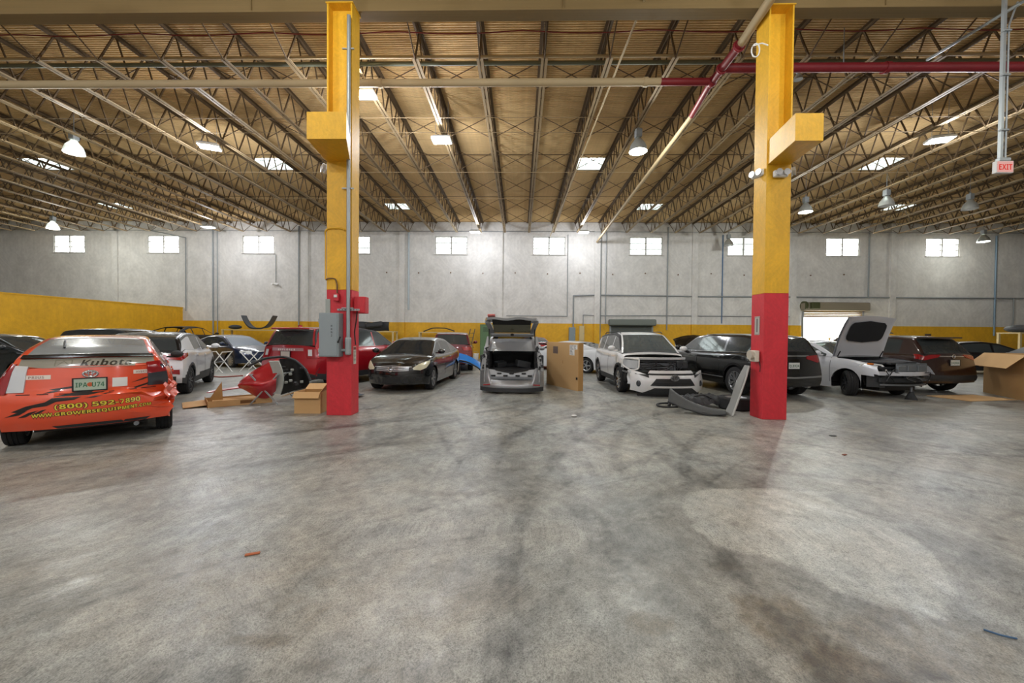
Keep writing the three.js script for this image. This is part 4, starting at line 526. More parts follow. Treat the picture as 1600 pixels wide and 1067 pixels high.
// ---- white coupe-crossover ----
{
  const f = fwd(-1.32, -2.34), P = paint('#cfd1d4', 0.05, 0.28), a = car('white_crossover', { ...suv, label: 'white compact crossover with black roof parked behind the orange hatchback', W: 1.795, wb: 2.64, xf: 2.18, xr: -2.1, tr: 0.34, at: fromWheel([-8.55, -9.85], f, -1.32, 0.78), ahead: f, paint: P, mats: { roof: M.blackGloss, roof_rail: M.blackGloss }, top: [[2.2, 0.78], [1.9, 0.94], [1.2, 1.06], [0, 1.06], [-1.0, 1.12], [-1.7, 1.14], [-2.15, 1.02]], roof: [[1.5, 1.0], [0.55, 1.48], [0, 1.55], [-0.9, 1.53], [-1.6, 1.42], [-1.95, 1.1]], rwTop: -1.1, wins: [[0.26, 1.3], [-0.65, 0.2]], rim: { n: 5, style: 'twin', m: M.darkAlloy } });
  for (const s of [1, -1]) a.patch('tail_lamp', M.lampRed, [-1, 0, 0.7 * s], [[-2.1, 1.02, 0.45 * s], [-1.9, 1.04, 0.75 * s], [-1.6, 1.06, 0.85 * s]], [[-2.1, 0.94, 0.45 * s], [-1.9, 0.88, 0.78 * s], [-1.6, 0.98, 0.85 * s]], { off: 0.03 });
  for (const s of [1, -1]) a.patch('reflector_lamp', M.lampRed, [-1, 0, 0.7 * s], [[-2.1, 0.66, 0.55 * s], [-1.95, 0.66, 0.76 * s]], [[-2.1, 0.58, 0.6 * s], [-1.95, 0.54, 0.76 * s]], { off: 0.012 });
  a.patch('lower_valance', M.plastic, 'rear', [[-2.1, 0.5, -0.72], [-2.1, 0.52, 0], [-2.1, 0.5, 0.72]], [[-2.1, 0.28, -0.7], [-2.1, 0.28, 0], [-2.1, 0.28, 0.7]], { off: 0.012 }); a.seams('right'); a.handles('right'); obj('lamp_pod', new THREE.SphereGeometry(1, 12, 8).scale(0.12, 0.07, 0.14).translate(-2.05, 0.86, -0.75), M.blackGloss, a.t);
}
// ---- red suv, rear view ----
{
  const f = fwd(0.242, -0.97), P = paint('#9c0d1c', 0.25, 0.3), a = car('red_suv', { ...suv, label: 'red suv seen from behind with lettered tailgate', W: 2.0, wb: 3.02, xf: 2.5, xr: -2.48, tr: 0.38, tw: 0.245, at: fromAxle([-6.22, -11.48], f, -1.51), ahead: f, paint: P, glass: M.glassDark, yRB: 0.78, mats: { roof_rail: M.black }, top: [[2.5, 0.92], [2.3, 1.03], [1.7, 1.12], [1.2, 1.16], [0, 1.16], [-2.5, 1.2]], roof: [[1.7, 1.1], [0.8, 1.66], [0, 1.76], [-1.6, 1.73], [-2.15, 1.68], [-2.46, 1.2]], wsTop: 0.78, rwTop: -2.12, wins: [[0.4, 1.5], [-0.9, 0.34], [-2.0, -1.0]], doors: [[0.36, 1.4], [-0.86, 0.34]], rim: { n: 5, style: 'twin' } });
  for (const s of [1, -1]) a.patch('tail_lamp', M.lampRed, [-1, 0, 0.5 * s], [[-2.45, 1.13, 0.62 * s], [-2.3, 1.13, 0.95 * s]], [[-2.45, 0.88, 0.7 * s], [-2.3, 0.88, 0.98 * s]], { off: 0.015 }), a.patch('reverse_lamp', M.lampClear, [-1, 0, 0.3 * s], [[-2.45, 1.12, 0.7 * s], [-2.4, 1.12, 0.8 * s]], [[-2.45, 0.95, 0.72 * s], [-2.4, 0.95, 0.82 * s]], { off: 0.022 });
  a.patch('lettering', mat('#ffffff', 0.3, 0.3, { map: canvasTex(1024, 96, (x) => { x.fillStyle = '#a8858a'; x.fillRect(0, 0, 1024, 96); x.fillStyle = '#f2ece8'; x.font = 'bold 84px sans-serif'; x.textAlign = 'center'; x.textBaseline = 'middle'; x.fillText('E X P L O R E R', 512, 52, 980); }) }), 'rear', [[-2.48, 1.16, -0.52], [-2.48, 1.16, 0.52]], [[-2.48, 1.08, -0.52], [-2.48, 1.08, 0.52]], { off: 0.012 });
  a.plate('rear', 0.99, '', { bg: '#b9b5b0' }); a.patch('lower_valance', M.plastic, 'rear', [[-2.48, 0.62, -0.95], [-2.48, 0.6, 0], [-2.48, 0.62, 0.95]], [[-2.48, 0.34, -0.9], [-2.48, 0.34, 0], [-2.48, 0.34, 0.9]], { off: 0.02 }); a.wiper(-2.38, 1.27, 0.05, -2.37, 1.26, -0.45); obj('spoiler', rbx(0.24, 0.05, 1.1, 0.02, -2.25, 1.7, 0), P, a.t); a.seams('right'); a.handles('right'); obj('roof_antenna', bx(0.12, 0.06, 0.03, -1.9, 1.77, 0), P, a.t);
}
// ---- black sedan, front view ----
{
  const f = fwd(-0.16, 2.72), P = paint('#0b0c0e', 0.15, 0.25), a = car('black_sedan', { ...sedan, label: 'black sedan with pale headlamps parked nose out between the two red cars', at: fromAxle([-3.32, -11.15], f, 1.39), ahead: f, paint: P, glass: M.glassDark, wsGlass: mat('#4a5154', 0.08, 0, { transmission: 0.8, thickness: 0 }), step: 0.06, rim: { n: 6, m: M.alloy }, bowF: 0.36, taperF: 0.14, yFB: 0.5, top: [[2.4, 0.75], [2.1, 0.83], [1.5, 0.94], [1.1, 0.98], [0, 0.97], [-1.2, 1.0], [-1.6, 1.04], [-2.1, 1.05], [-2.42, 0.98]], nose: [[0.2, -0.1], [0.45, 0], [0.6, -0.01], [0.74, -0.05], [0.85, -0.14]] }), bright = mat('#c6c8c9', 0.28, 0.5);
  for (const s of [1, -1]) a.patch('headlamp', mat('#c8c3a6', 0.2, 0, { clearcoat: 0.7 }), [1, 0.25, 0.55 * s], [[2.2, 0.67, 0.53 * s], [2.05, 0.76, 0.64 * s], [1.85, 0.82, 0.76 * s], [1.65, 0.83, 0.83 * s]], [[2.2, 0.62, 0.55 * s], [2.08, 0.6, 0.7 * s], [1.9, 0.65, 0.8 * s], [1.68, 0.79, 0.85 * s]], { off: 0.012 });
  const gr = a.patch('grille', M.black, 'front', [[2.3, 0.69, -0.48], [2.4, 0.72, 0], [2.3, 0.69, 0.48]], [[2.3, 0.61, -0.4], [2.4, 0.53, 0], [2.3, 0.61, 0.4]], { off: 0.006 }); for (const q of [0.15, 0.42, 0.7]) { const e = (z) => lerp(0.7, 0.55, q) + (Math.abs(z) > 0.3 ? 0.012 : 0); a.patch('grille_bar', bright, 'front', [[2.3, e(0.4) + 0.012, -0.44], [2.4, e(0) + 0.012, 0], [2.3, e(0.4) + 0.012, 0.44]], [[2.3, e(0.4) - 0.008, -0.44], [2.4, e(0) - 0.008, 0], [2.3, e(0.4) - 0.008, 0.44]], { off: 0.018, nv: 1, parent: gr }); } a.patch('grille_trim', bright, 'front', [[2.3, 0.705, -0.5], [2.4, 0.735, 0], [2.3, 0.705, 0.5]], [[2.3, 0.69, -0.5], [2.4, 0.72, 0], [2.3, 0.69, 0.5]], { off: 0.02, nv: 1 });
  obj('emblem', new THREE.TorusGeometry(0.055, 0.012, 8, 22).rotateY(Math.PI / 2).translate(a.hit(V(2.3, 0.63, 0), V(1, 0, 0)).x + 0.03, 0.63, 0), M.chrome, a.t); a.patch('lower_intake', M.plastic, 'front', [[2.3, 0.42, -0.55], [2.4, 0.44, 0], [2.3, 0.42, 0.55]], [[2.3, 0.26, -0.5], [2.4, 0.26, 0], [2.3, 0.26, 0.5]], { off: 0.004 }); for (const s of [1, -1]) a.patch('fog_recess', M.plastic, [1, 0, 0.3 * s], [[2.2, 0.42, 0.6 * s], [2.1, 0.42, 0.75 * s]], [[2.2, 0.33, 0.6 * s], [2.1, 0.33, 0.75 * s]], { off: 0.004 });
  a.seams('left'); a.handles('left', M.chrome);
}
// ---- silver wagon with its tailgate up ----
{
  const f = fwd(0.005, -1), P = silverPaint, a = car('silver_wagon', { ...hatch, label: 'silver wagon stripped at the rear with its tailgate raised', W: 1.775, wb: 2.78, xf: 2.3, xr: -2.2, tr: 0.32, tw: 0.2, clear: 0.16, at: [-0.2, -12.75], ahead: f, paint: P, omit: ['tailgate', 'rear_bumper', 'rear_window', 'trunk_lid', 'cabin_floor'], glass: M.glass, top: [[2.3, 0.7], [2.0, 0.85], [1.5, 0.98], [1, 1.03], [-2.2, 1.07]], roof: [[1.7, 0.95], [0.6, 1.5], [0, 1.58], [-1.3, 1.56], [-1.95, 1.53], [-2.15, 1.08]], wsTop: 0.58, rwTop: -1.9, wins: [[0.36, 1.5], [-0.75, 0.3], [-1.75, -0.82]], seats: false });
  const t = a.t, mS = mat('#9a9c9d', 0.4, 0.4); obj('cargo_floor', bx(1.5, 0.04, 1.25, -1.4, 0.62, 0), M.interior, t); obj('cabin_floor', bx(2.2, 0.04, 1.5, 0.3, 0.4, 0), M.interior, t); for (const s of [1, -1]) { obj('cargo_trim', rbx(1.3, 0.5, 0.12, 0.04, -1.45, 0.85, s * 0.68), M.interior, t); obj('opening_pillar', sheet((u, v) => V(-2.16 + 0.3 * Math.max(0, u - 0.55), lerp(0.6, 1.52, u), s * (lerp(0.72, 0.62, u) + v * lerp(0.14, 0.07, u))), 8, 2, 0.05), mS, t); obj('lamp_cavity', rbx(0.06, 0.34, 0.16, 0.04, -2.14, 0.86, s * 0.78), M.engine, t); for (let i = 0; i < 12; i++) obj('bracket', rbx(rr(0.02, 0.05), rr(0.03, 0.11), rr(0.03, 0.09), 0.01, -2.2, 0.62 + i * 0.055, s * rr(0.66, 0.86 - i * 0.012), [rr(-0.5, 0.5), 0, 0]), [M.bareMetal, M.black, M.plastic][i % 3], t); obj('gas_strut', rod(V(-2.12, 1.3, s * 0.63), V(-2.5, 1.72, s * 0.6), 0.012, 8), M.black, t); }
  obj('sill_panel', sheet((u, v) => V(-2.16 - 0.05 * v, lerp(0.66 - 0.07 * Math.sin(u * Math.PI), 0.3, v), (u - 0.5) * 1.5), 16, 4, 0.03), mS, t); for (let i = 0; i < 7; i++) obj('panel_slot', rbx(0.03, 0.04, 0.12, 0.01, -2.215, 0.47 + 0.06 * (i % 2), -0.5 + i * 0.165), M.black, t); obj('latch_trim', sheet((u, v) => V(-2.2, 0.665 - 0.07 * Math.sin(u * Math.PI) - 0.05 * v, (u - 0.5) * 0.9), 12, 2, 0.03), M.black, t); obj('crash_bar', rbx(0.08, 0.09, 1.15, 0.02, -2.24, 0.4, 0), M.bareMetal, t);
  for (const z of [0.38, -0.38]) obj('seat', [rbx(0.16, 0.66, 0.46, 0.06, -0.2, 0.85, z, [0, 0, 0.15]), rbx(0.1, 0.2, 0.27, 0.05, -0.28, 1.28, z, [0, 0, 0.1])], M.seat, t); obj('rear_seat', [rbx(0.2, 0.5, 1.25, 0.08, -0.95, 0.82, 0, [0, 0, 0.2])], M.seat, t); obj('dashboard', rbx(0.5, 0.2, 1.4, 0.05, 0.95, 0.98, 0), M.interior, t); obj('parcel_clutter', [rbx(0.3, 0.2, 0.4, 0.03, -1.6, 0.74, 0.3, [0.2, 0.3, 0]), rbx(0.25, 0.16, 0.3, 0.03, -1.5, 0.73, -0.35, [0, 0.6, 0.2])], M.plastic, t); obj('rearview_mirror', rbx(0.03, 0.07, 0.22, 0.01, 0.62, 1.4, 0), M.black, t);
  // bumper cover hung low, high at the corners
  obj('bumper_cover', sheet((u, v) => { const q = 2 * u - 1, c = Math.abs(q), yt = lerp(0.36, 0.68, sst(0.62, 0.74, c)); return V(-2.42 + 0.42 * Math.pow(c, 3.2) - 0.06 * Math.sin(v * Math.PI) + 0.05 * v, lerp(0.08, yt, v), q * 0.87); }, 44, 8, 0.012), P, t); obj('bumper_lower_trim', sheet((u, v) => { const q = 2 * u - 1, c = Math.abs(q); return V(-2.45 + 0.42 * Math.pow(c, 3.2) - 0.01, lerp(0.05, 0.16, v), q * 0.86); }, 24, 2, 0.02), M.plastic, t); for (const s of [1, -1]) obj('bumper_reflector', rbx(0.02, 0.035, 0.2, 0.006, -2.37, 0.24, s * 0.66, [0, -s * 0.32, 0]), M.lampRed, t);
  // raised tailgate: frame with a window, seen from inside
  const g = group('tailgate', t); g.position.set(-1.98, 1.54, 0); g.rotation.z = -0.53; const rim = (x0, x1, w0, w1, m, nm) => obj(nm, merge([0, 1].map(k => sheet((u, v) => V(-lerp(x0, x1, u), 0.05 * Math.sin(u * Math.PI), (k ? 1 : -1) * (lerp(w0, w1, u) - 0.13 * v)), 8, 2, 0.05))), m, g);
  rim(0, 0.72, 0.6, 0.7, P, 'side_frame'); obj('hinge_frame', rbx(0.14, 0.05, 1.18, 0.02, -0.06, 0, 0), P, g); obj('lower_panel', sheet((u, v) => V(-0.66 - 0.34 * v, 0.05 - 0.13 * v * v + 0.02 * Math.sin(u * 12), (u - 0.5) * lerp(1.4, 1.26, v)), 12, 5, 0.06), P, g); obj('inner_trim', rbx(0.2, 0.06, 1.0, 0.02, -0.78, -0.04, 0), M.black, g); obj('window', bx(0.58, 0.01, 1.0, -0.38, 0.055, 0), M.glass, g); for (let i = 0; i < 5; i++) obj('access_hole', rbx(0.05, 0.03, 0.12, 0.01, -0.9, -0.045, -0.4 + i * 0.2), M.black, g); obj('emblem_recess', new THREE.CylinderGeometry(0.05, 0.05, 0.02, 16).translate(-0.12, -0.03, 0), M.black, g); obj('torn_lamp', rbx(0.1, 0.05, 0.2, 0.02, -0.93, 0.06, -0.52), mat('#b9635c', 0.3), g);
}
// ---- white crossover stripped of its front bumper ----
{
  const f = fwd(0.02, 2.63), P = paint('#d3d4d4', 0.03, 0.3), a = car('white_suv', { ...suv, label: 'white suv without its front bumper showing radiator and brackets', at: fromWheel([2.88, -11.05], f, 1.345, 0.8), ahead: f, paint: P, omit: ['front_bumper', 'nose'], glass: M.glass, wsGlass: M.glass, mats: { roof_rail: M.black }, rim: { n: 5, style: 'twin', m: M.chrome }, step: 0.06, xf: 1.95, top: [[2.24, 0.98], [2.1, 1.02], [1.5, 1.09], [1.1, 1.12], [0, 1.12], [-2.26, 1.14]] });
  const t = a.t; strippedNose(t, 1.87, 1.7, 0.42, 0.9, M.engine); engineBay(t, 1.05, 1.8, 0, 1.3); obj('headlamp', [sheet((u, v) => V(1.9 - 0.3 * u * u - 0.05 * v, lerp(0.92, 0.7, v) + 0.02 * u, 0.52 + 0.34 * u), 6, 4, 0.06)], M.lampClear, t); obj('lamp_bezel', tube([V(1.93, 0.95, 0.5), V(1.74, 0.97, 0.84), V(1.68, 0.8, 0.88), V(1.84, 0.66, 0.7), V(1.94, 0.7, 0.52), V(1.93, 0.95, 0.5)], 0.022, 6), M.white, t); obj('headlamp_socket', rbx(0.2, 0.22, 0.3, 0.04, 1.78, 0.8, -0.68), M.engine, t); obj('foam_absorber', rbx(0.1, 0.1, 1.1, 0.03, 1.93, 0.6, 0), M.black, t); for (let i = 0; i < 10; i++) obj('wire', tube([V(1.8, 0.9 - 0.03 * i, rr(-0.8, 0.8)), V(1.93, 0.75 + rr(-0.1, 0.1), rr(-0.8, 0.8)), V(1.88, 0.5 + rr(-0.1, 0.1), rr(-0.8, 0.8))], 0.01, 5), rnd() < 0.5 ? M.black : M.bareMetal, t); obj('fender_bracket', bx(0.4, 0.03, 0.06, 1.85, 0.62, 0.85), M.bareMetal, t);
  obj('hood_edge', sheet((u, v) => V(1.97 - 0.18 * (2 * u - 1) ** 2 - 0.02 * v, 1.0 - 0.05 * v, (u - 0.5) * 1.56), 14, 2, 0.02), P, t); a.seams('right'); a.handles('right'); for (const s of [1, -1]) obj('roof_rack_bar', tube([V(0.5, 1.66, s * 0.62), V(0.3, 1.7, s * 0.62), V(-1.3, 1.69, s * 0.62), V(-1.5, 1.63, s * 0.62)], 0.016, 6), M.black, t);
  // loose bumper cover on the floor in front
  const b = thing('bumper_cover', 'white front bumper cover with round emblem standing on the floor before the white suv', 'bumper', [3.95, 0, -10.12], 0.1);
  const sf = (q, y, off = 0) => V(q * 0.99, y, off - 0.42 * Math.pow(Math.abs(q), 2.8) + 0.1 * Math.sin(clamp((y - 0.05) / 0.62) * Math.PI) - 0.05 * y), band = (y0, y1, q0, q1, off, nu = 20, nv = 4, th = 0.012) => sheet((u, v) => { const y = lerp(y0(2 * u - 1), y1(2 * u - 1), v), Q = lerp(q0, q1, v), q = (2 * u - 1) * Q; return sf(q, y, off); }, nu, nv, th), c_ = (k) => () => k;
  obj('shell', sheet((u, v) => { const q = 2 * u - 1, c = Math.abs(q); return sf(q, lerp(0.1 + 0.05 * sst(0.7, 1, c), 0.56 + 0.1 * sst(0.55, 0.95, c), v)); }, 40, 12, 0.012), P, b); obj('upper_strip', band(c_(0.6), c_(0.68), 0.62, 0.56, -0.02, 18, 3), P, b); obj('upper_gap', band(c_(0.555), c_(0.605), 0.6, 0.6, -0.012, 16, 2), M.black, b);
  const gl = obj('grille', band(c_(0.3), c_(0.48), 0.6, 0.46, 0.014, 18, 4), M.plastic, b); for (let i = 0; i < 4; i++) obj('grille_bar', band(c_(0.325 + i * 0.04), c_(0.338 + i * 0.04), 0.56 - i * 0.03, 0.55 - i * 0.03, 0.026, 14, 1), M.black, gl); obj('lower_grille', band(c_(0.07), c_(0.24), 0.8, 0.5, 0.016, 20, 4), M.plastic, b); obj('chin', band(c_(0.01), c_(0.09), 0.84, 0.86, 0.0, 22, 2), M.black, b); obj('skid_trim', band(c_(0.245), c_(0.285), 0.52, 0.54, 0.02, 16, 2), P, b);
  for (const s of [1, -1]) { obj('lamp_cutout', sheet((u, v) => sf(s * lerp(0.62, 0.9, u), lerp(0.56, 0.5 + 0.1 * u, 1 - v) + 0.02 * v, 0.014), 8, 3, 0.012), M.black, b); obj('fog_lamp', new THREE.SphereGeometry(1, 14, 10).scale(0.06, 0.08, 0.02).rotateY(s * 0.55).translate(s * 0.84, 0.34, -0.17), M.lampDark, b); obj('torn_tab', sheet((u, v) => V(s * (0.97 + 0.05 * u), lerp(0.3, 0.66, v), -0.4 - 0.08 * u + 0.03 * Math.sin(v * 9)), 3, 6, 0.008), P, b); }
  obj('emblem', [new THREE.TorusGeometry(0.085, 0.016, 8, 26).scale(1.2, 0.85, 1).translate(0, 0.5, 0.11), new THREE.TorusGeometry(0.045, 0.011, 8, 20).scale(0.7, 1.3, 1).translate(0, 0.495, 0.115), new THREE.TorusGeometry(0.045, 0.011, 8, 20).scale(1.5, 0.55, 1).translate(0, 0.515, 0.115), new THREE.CylinderGeometry(0.08, 0.08, 0.02, 24).rotateX(Math.PI / 2).scale(1.2, 0.85, 1).translate(0, 0.5, 0.095)], M.bareMetal, b);
}
// ---- black suv with raised hood, rear towards us ----
function raiseHood(a, deg, padM) { // turns the hood sheet about its rear edge and gives it a lined underside
  const h = a.parts.hood[0], g = h.geometry, bb = (g.computeBoundingBox(), g.boundingBox), px = bb.min.x, py = a.topF(px); const piv = group('open_hood', a.t); piv.position.set(px, py, 0); a.t.remove(h); h.name = 'hood_skin'; const p = g.clone().translate(-px, -py, 0); h.geometry = p; piv.add(h);
  const in_ = p.clone(); const A = in_.attributes.position; for (let i = 0; i < A.count; i++) A.setXYZ(i, A.getX(i), A.getY(i) - 0.035, A.getZ(i) * 0.97); obj('hood_inner_frame', in_, h.material, piv); const L = bb.max.x - bb.min.x, pad = sheet((u, v) => { const q = 2 * v - 1, e = Math.pow(1 - Math.pow(Math.abs(2 * u - 1), 5), 0.35), x = px + L * lerp(0.36, 0.88, u), z = q * e * a.plan(x) * 0.66, h = a.hit(V(x, 1, z), V(0, 1, 0)); return V(x - px, (h ? h.y : py) - py - 0.07, z); }, 12, 12, 0.02); obj('hood_lining', pad, padM ?? M.insul, piv); piv.rotation.z = deg * Math.PI / 180; if (deg < 70) obj('prop_rod', rod(V(px + 0.75, 0.9, 0.55), V(px + 0.75 * Math.cos(piv.rotation.z), py + 0.72 * Math.sin(piv.rotation.z), 0.5), 0.008, 6), M.galv, a.t); return piv;
}
{
  const f = fwd(-0.14, -0.99), P = paint('#08090a', 0.2, 0.22), a = car('black_suv', { ...suv, label: 'black suv with raised hood and dusty tailgate beside the right column', W: 1.93, wb: 2.93, xf: 2.42, xr: -2.4, tr: 0.385, tw: 0.245, at: fromWheel([5.92, -10.68], f, -1.465, -0.83), ahead: f, paint: P, sill: 0.46, omit: ['front_bumper', 'nose'], yRB: 0.8, mats: { cladding: M.blackGloss }, top: [[2.42, 0.9], [2.2, 1.02], [1.6, 1.08], [1.1, 1.12], [0, 1.12], [-2.4, 1.17]], roof: [[1.55, 1.03], [0.65, 1.58], [0, 1.66], [-1.5, 1.63], [-2.05, 1.57], [-2.38, 1.16]], wsTop: 0.63, rwTop: -2.02, wins: [[0.3, 1.35], [-0.86, 0.24], [-1.9, -0.95]], doors: [[0.26, 1.3], [-0.84, 0.25]], rim: { n: 8, style: 'twin', m: M.alloy } });
  engineBay(a.t, 1.2, 2.2, 0, 1.35); strippedNose(a.t, 2.3, 1.75, 0.45, 0.9); raiseHood(a, 58); const t = a.t;
  for (const s of [1, -1]) a.patch('tail_lamp', M.lampRed, [-1, 0, 0.6 * s], [[-2.4, 1.1, 0.5 * s], [-2.3, 1.12, 0.8 * s], [-2.0, 1.12, 0.93 * s]], [[-2.4, 1.02, 0.5 * s], [-2.3, 0.93, 0.82 * s], [-2.0, 1.0, 0.94 * s]], { off: 0.014 });
  a.patch('trim_strip', M.chrome, 'rear', [[-2.4, 1.12, -0.5], [-2.4, 1.12, 0.5]], [[-2.4, 1.08, -0.5], [-2.4, 1.08, 0.5]], { off: 0.01 }); a.plate('rear', 0.86, 'QLBX24', { bg: '#c6cac6', z: 0 }); a.patch('bumper_trim', M.alloy, 'rear', [[-2.4, 0.6, -0.88], [-2.4, 0.58, 0], [-2.4, 0.6, 0.88]], [[-2.4, 0.56, -0.88], [-2.4, 0.54, 0], [-2.4, 0.56, 0.88]], { off: 0.02 }); for (const s of ['left']) { a.seams(s); a.handles(s, M.chrome); } a.patch('sill_trim', M.alloy, 'left', [[-1.0, 0.46, -0.97], [1.0, 0.46, -0.97]], [[-1.0, 0.43, -0.97], [1.0, 0.43, -0.97]], { off: 0.008 });
  obj('window_trim', tube([V(1.3, 1.13, -0.9), V(0, 1.135, -0.9), V(-1.9, 1.17, -0.88)], 0.01, 6), M.chrome, t); for (const z of [0.5, -0.5]) obj('exhaust', new THREE.CylinderGeometry(0.04, 0.04, 0.2, 14).rotateZ(Math.PI / 2).translate(-2.2, 0.33, z), M.chrome, t);
}
// ---- pale sedan with raised hood and stripped nose ----
{
  const f = fwd(0.2, 0.98), P = paint('#c3c5ca', 0.12, 0.3), a = car('pale_sedan', { ...sedan, label: 'pale silver sedan with hood wide open and front bumper removed', W: 1.86, wb: 2.85, xf: 2.36, xr: -2.45, tr: 0.34, tw: 0.235, at: fromWheel([9.02, -10.85], f, 1.425, 0.8), ahead: f, paint: P, bowF: 0.1, taperF: 0.05, omit: ['front_bumper', 'nose'], steer: -0.62, glass: M.glass, wsGlass: M.glass, rim: { n: 5, style: 'twin', m: M.darkAlloy }, archGap: 0.075, top: [[2.4, 0.86], [2.1, 0.92], [1.5, 1.0], [1.1, 1.03], [0, 1.02], [-1.6, 1.08], [-2.45, 1.02]], hoodEnd: 0.98, roof: [[1.12, 1.0], [0.2, 1.42], [-0.3, 1.48], [-0.9, 1.45], [-1.5, 1.28], [-1.95, 1.08]], wsTop: 0.18, wins: [[-0.06, 1.0], [-1.05, -0.14]], doors: [[-0.12, 0.98], [-1.0, -0.13]] });
  const t = a.t, hood = raiseHood(a, 79); engineBay(t, 1.25, 2.1, 0, 1.3); strippedNose(t, 2.2, 1.75, 0.4, 0.8, M.engine); obj('engine_cover', [rbx(0.7, 0.06, 1.1, 0.03, 1.72, 0.93, 0), rbx(0.3, 0.06, 0.5, 0.02, 2.02, 0.92, 0.2)], M.plastic, t);
  obj('bumper_beam', [sheet((u, v) => V(2.36 - 0.22 * (2 * u - 1) ** 2, lerp(0.62, 0.72, v), (u - 0.5) * 1.6), 12, 2, 0.04)], P, t); obj('lower_beam', [sheet((u, v) => V(2.34 - 0.2 * (2 * u - 1) ** 2, lerp(0.36, 0.4, v), (u - 0.5) * 1.5), 12, 2, 0.03)], M.bareMetal, t); obj('condenser', bx(0.03, 0.22, 0.95, 2.28, 0.82, -0.05), M.fins, t); for (let i = 0; i < 3; i++) obj('shutter', rbx(0.04, 0.16, 0.28, 0.02, 2.3, 0.8, -0.35 + i * 0.32), M.fins, t); obj('headlamp_frame', tube([V(2.0, 0.86, 0.5), V(1.85, 0.9, 0.85), V(1.75, 0.78, 0.88), V(1.95, 0.66, 0.75), V(2.15, 0.7, 0.55), V(2.0, 0.86, 0.5)], 0.025, 6), M.white, t); for (const s of [1, -1]) obj('wheel_arch_liner', sheet((u, v) => V(1.9 + 0.25 * v, lerp(0.3, 0.75, u), s * lerp(0.85, 0.6, v)), 6, 3, 0.01), M.plastic, t);
  obj('orange_marker', rbx(0.14, 0.05, 0.05, 0.015, 1.98, 0.9, 0.84), M.amber, t); for (let i = 0; i < 9; i++) obj('wire', tube([V(2.2, rr(0.5, 0.9), rr(-0.85, 0.85)), V(2.33, rr(0.45, 0.8), rr(-0.85, 0.85)), V(2.25, rr(0.3, 0.6), rr(-0.85, 0.85))], 0.011, 5), rnd() < 0.6 ? M.black : M.bareMetal, t); for (const s of [1, -1]) obj('hood_hinge', rod(V(1.02, 1.0, s * 0.74), V(1.12, 1.2, s * 0.74), 0.014, 6), M.black, t); obj('strut_tower', [new THREE.CylinderGeometry(0.1, 0.12, 0.14, 16).translate(1.45, 0.86, 0.52), new THREE.CylinderGeometry(0.1, 0.12, 0.14, 16).translate(1.45, 0.86, -0.52)], P, t); a.seams('right'); a.handles('right');
  const j = thing('jack_stand', 'small steel jack stand under the pale sedan nose', 'jack stand', [10.1, 0, -10.25]); obj('foot', new THREE.CylinderGeometry(0.05, 0.17, 0.2, 4, 1).translate(0, 0.1, 0), M.engine, j); obj('post', rod(V(0, 0.15, 0), V(0, 0.31, 0), 0.03, 8), M.bareMetal, j);
}
// ---- dark brown suv, rear ----
{
  const f = fwd(-0.139, -0.99), P = paint('#2b1712', 0.3, 0.3), a = car('brown_suv', { ...suv, label: 'dark brown suv seen from behind beside the pale sedan', W: 1.9, wb: 2.75, xf: 2.35, xr: -2.3, tr: 0.365, tw: 0.24, at: fromWheel([12.85, -12.15], f, -1.375, 0.8), ahead: f, paint: P, glass: M.glassDark, clad: false, mats: { rear_bumper: P }, roof: [[1.5, 1.03], [0.62, 1.58], [0, 1.66], [-1.2, 1.64], [-1.75, 1.58], [-2.26, 1.12]], rwTop: -1.76, wins: [[0.26, 1.3], [-0.8, 0.2], [-1.5, -0.88]] });
  for (const s of [1, -1]) a.patch('tail_lamp', M.lampRed, [-1, 0, 0.5 * s], [[-2.3, 1.12, 0.42 * s], [-2.2, 1.12, 0.8 * s], [-2.0, 1.13, 0.9 * s]], [[-2.3, 1.05, 0.5 * s], [-2.2, 0.96, 0.84 * s], [-2.0, 1.0, 0.93 * s]], { off: 0.015 }); a.patch('trim_strip', M.alloy, 'rear', [[-2.3, 1.09, -0.4], [-2.3, 1.09, 0.4]], [[-2.3, 1.06, -0.4], [-2.3, 1.06, 0.4]], { off: 0.012 }); obj('emblem', new THREE.TorusGeometry(0.05, 0.012, 8, 20).rotateY(Math.PI / 2).translate(a.hit(V(-2.2, 1.075, 0), V(-1, 0, 0)).x - 0.02, 1.075, 0), M.chrome, a.t); a.plate('rear', 0.9, 'JUQ00A', { bg: '#c2c6c0' }); a.patch('lower_valance', M.plastic, 'rear', [[-2.3, 0.55, -0.88], [-2.3, 0.55, 0], [-2.3, 0.55, 0.88]], [[-2.3, 0.33, -0.85], [-2.3, 0.33, 0], [-2.3, 0.33, 0.85]], { off: 0.02 }); a.seams('left'); obj('roof_antenna', bx(0.14, 0.06, 0.03, -1.6, 1.68, 0), P, a.t); obj('spoiler', rbx(0.26, 0.04, 1.2, 0.015, -1.88, 1.6, 0), P, a.t);
}
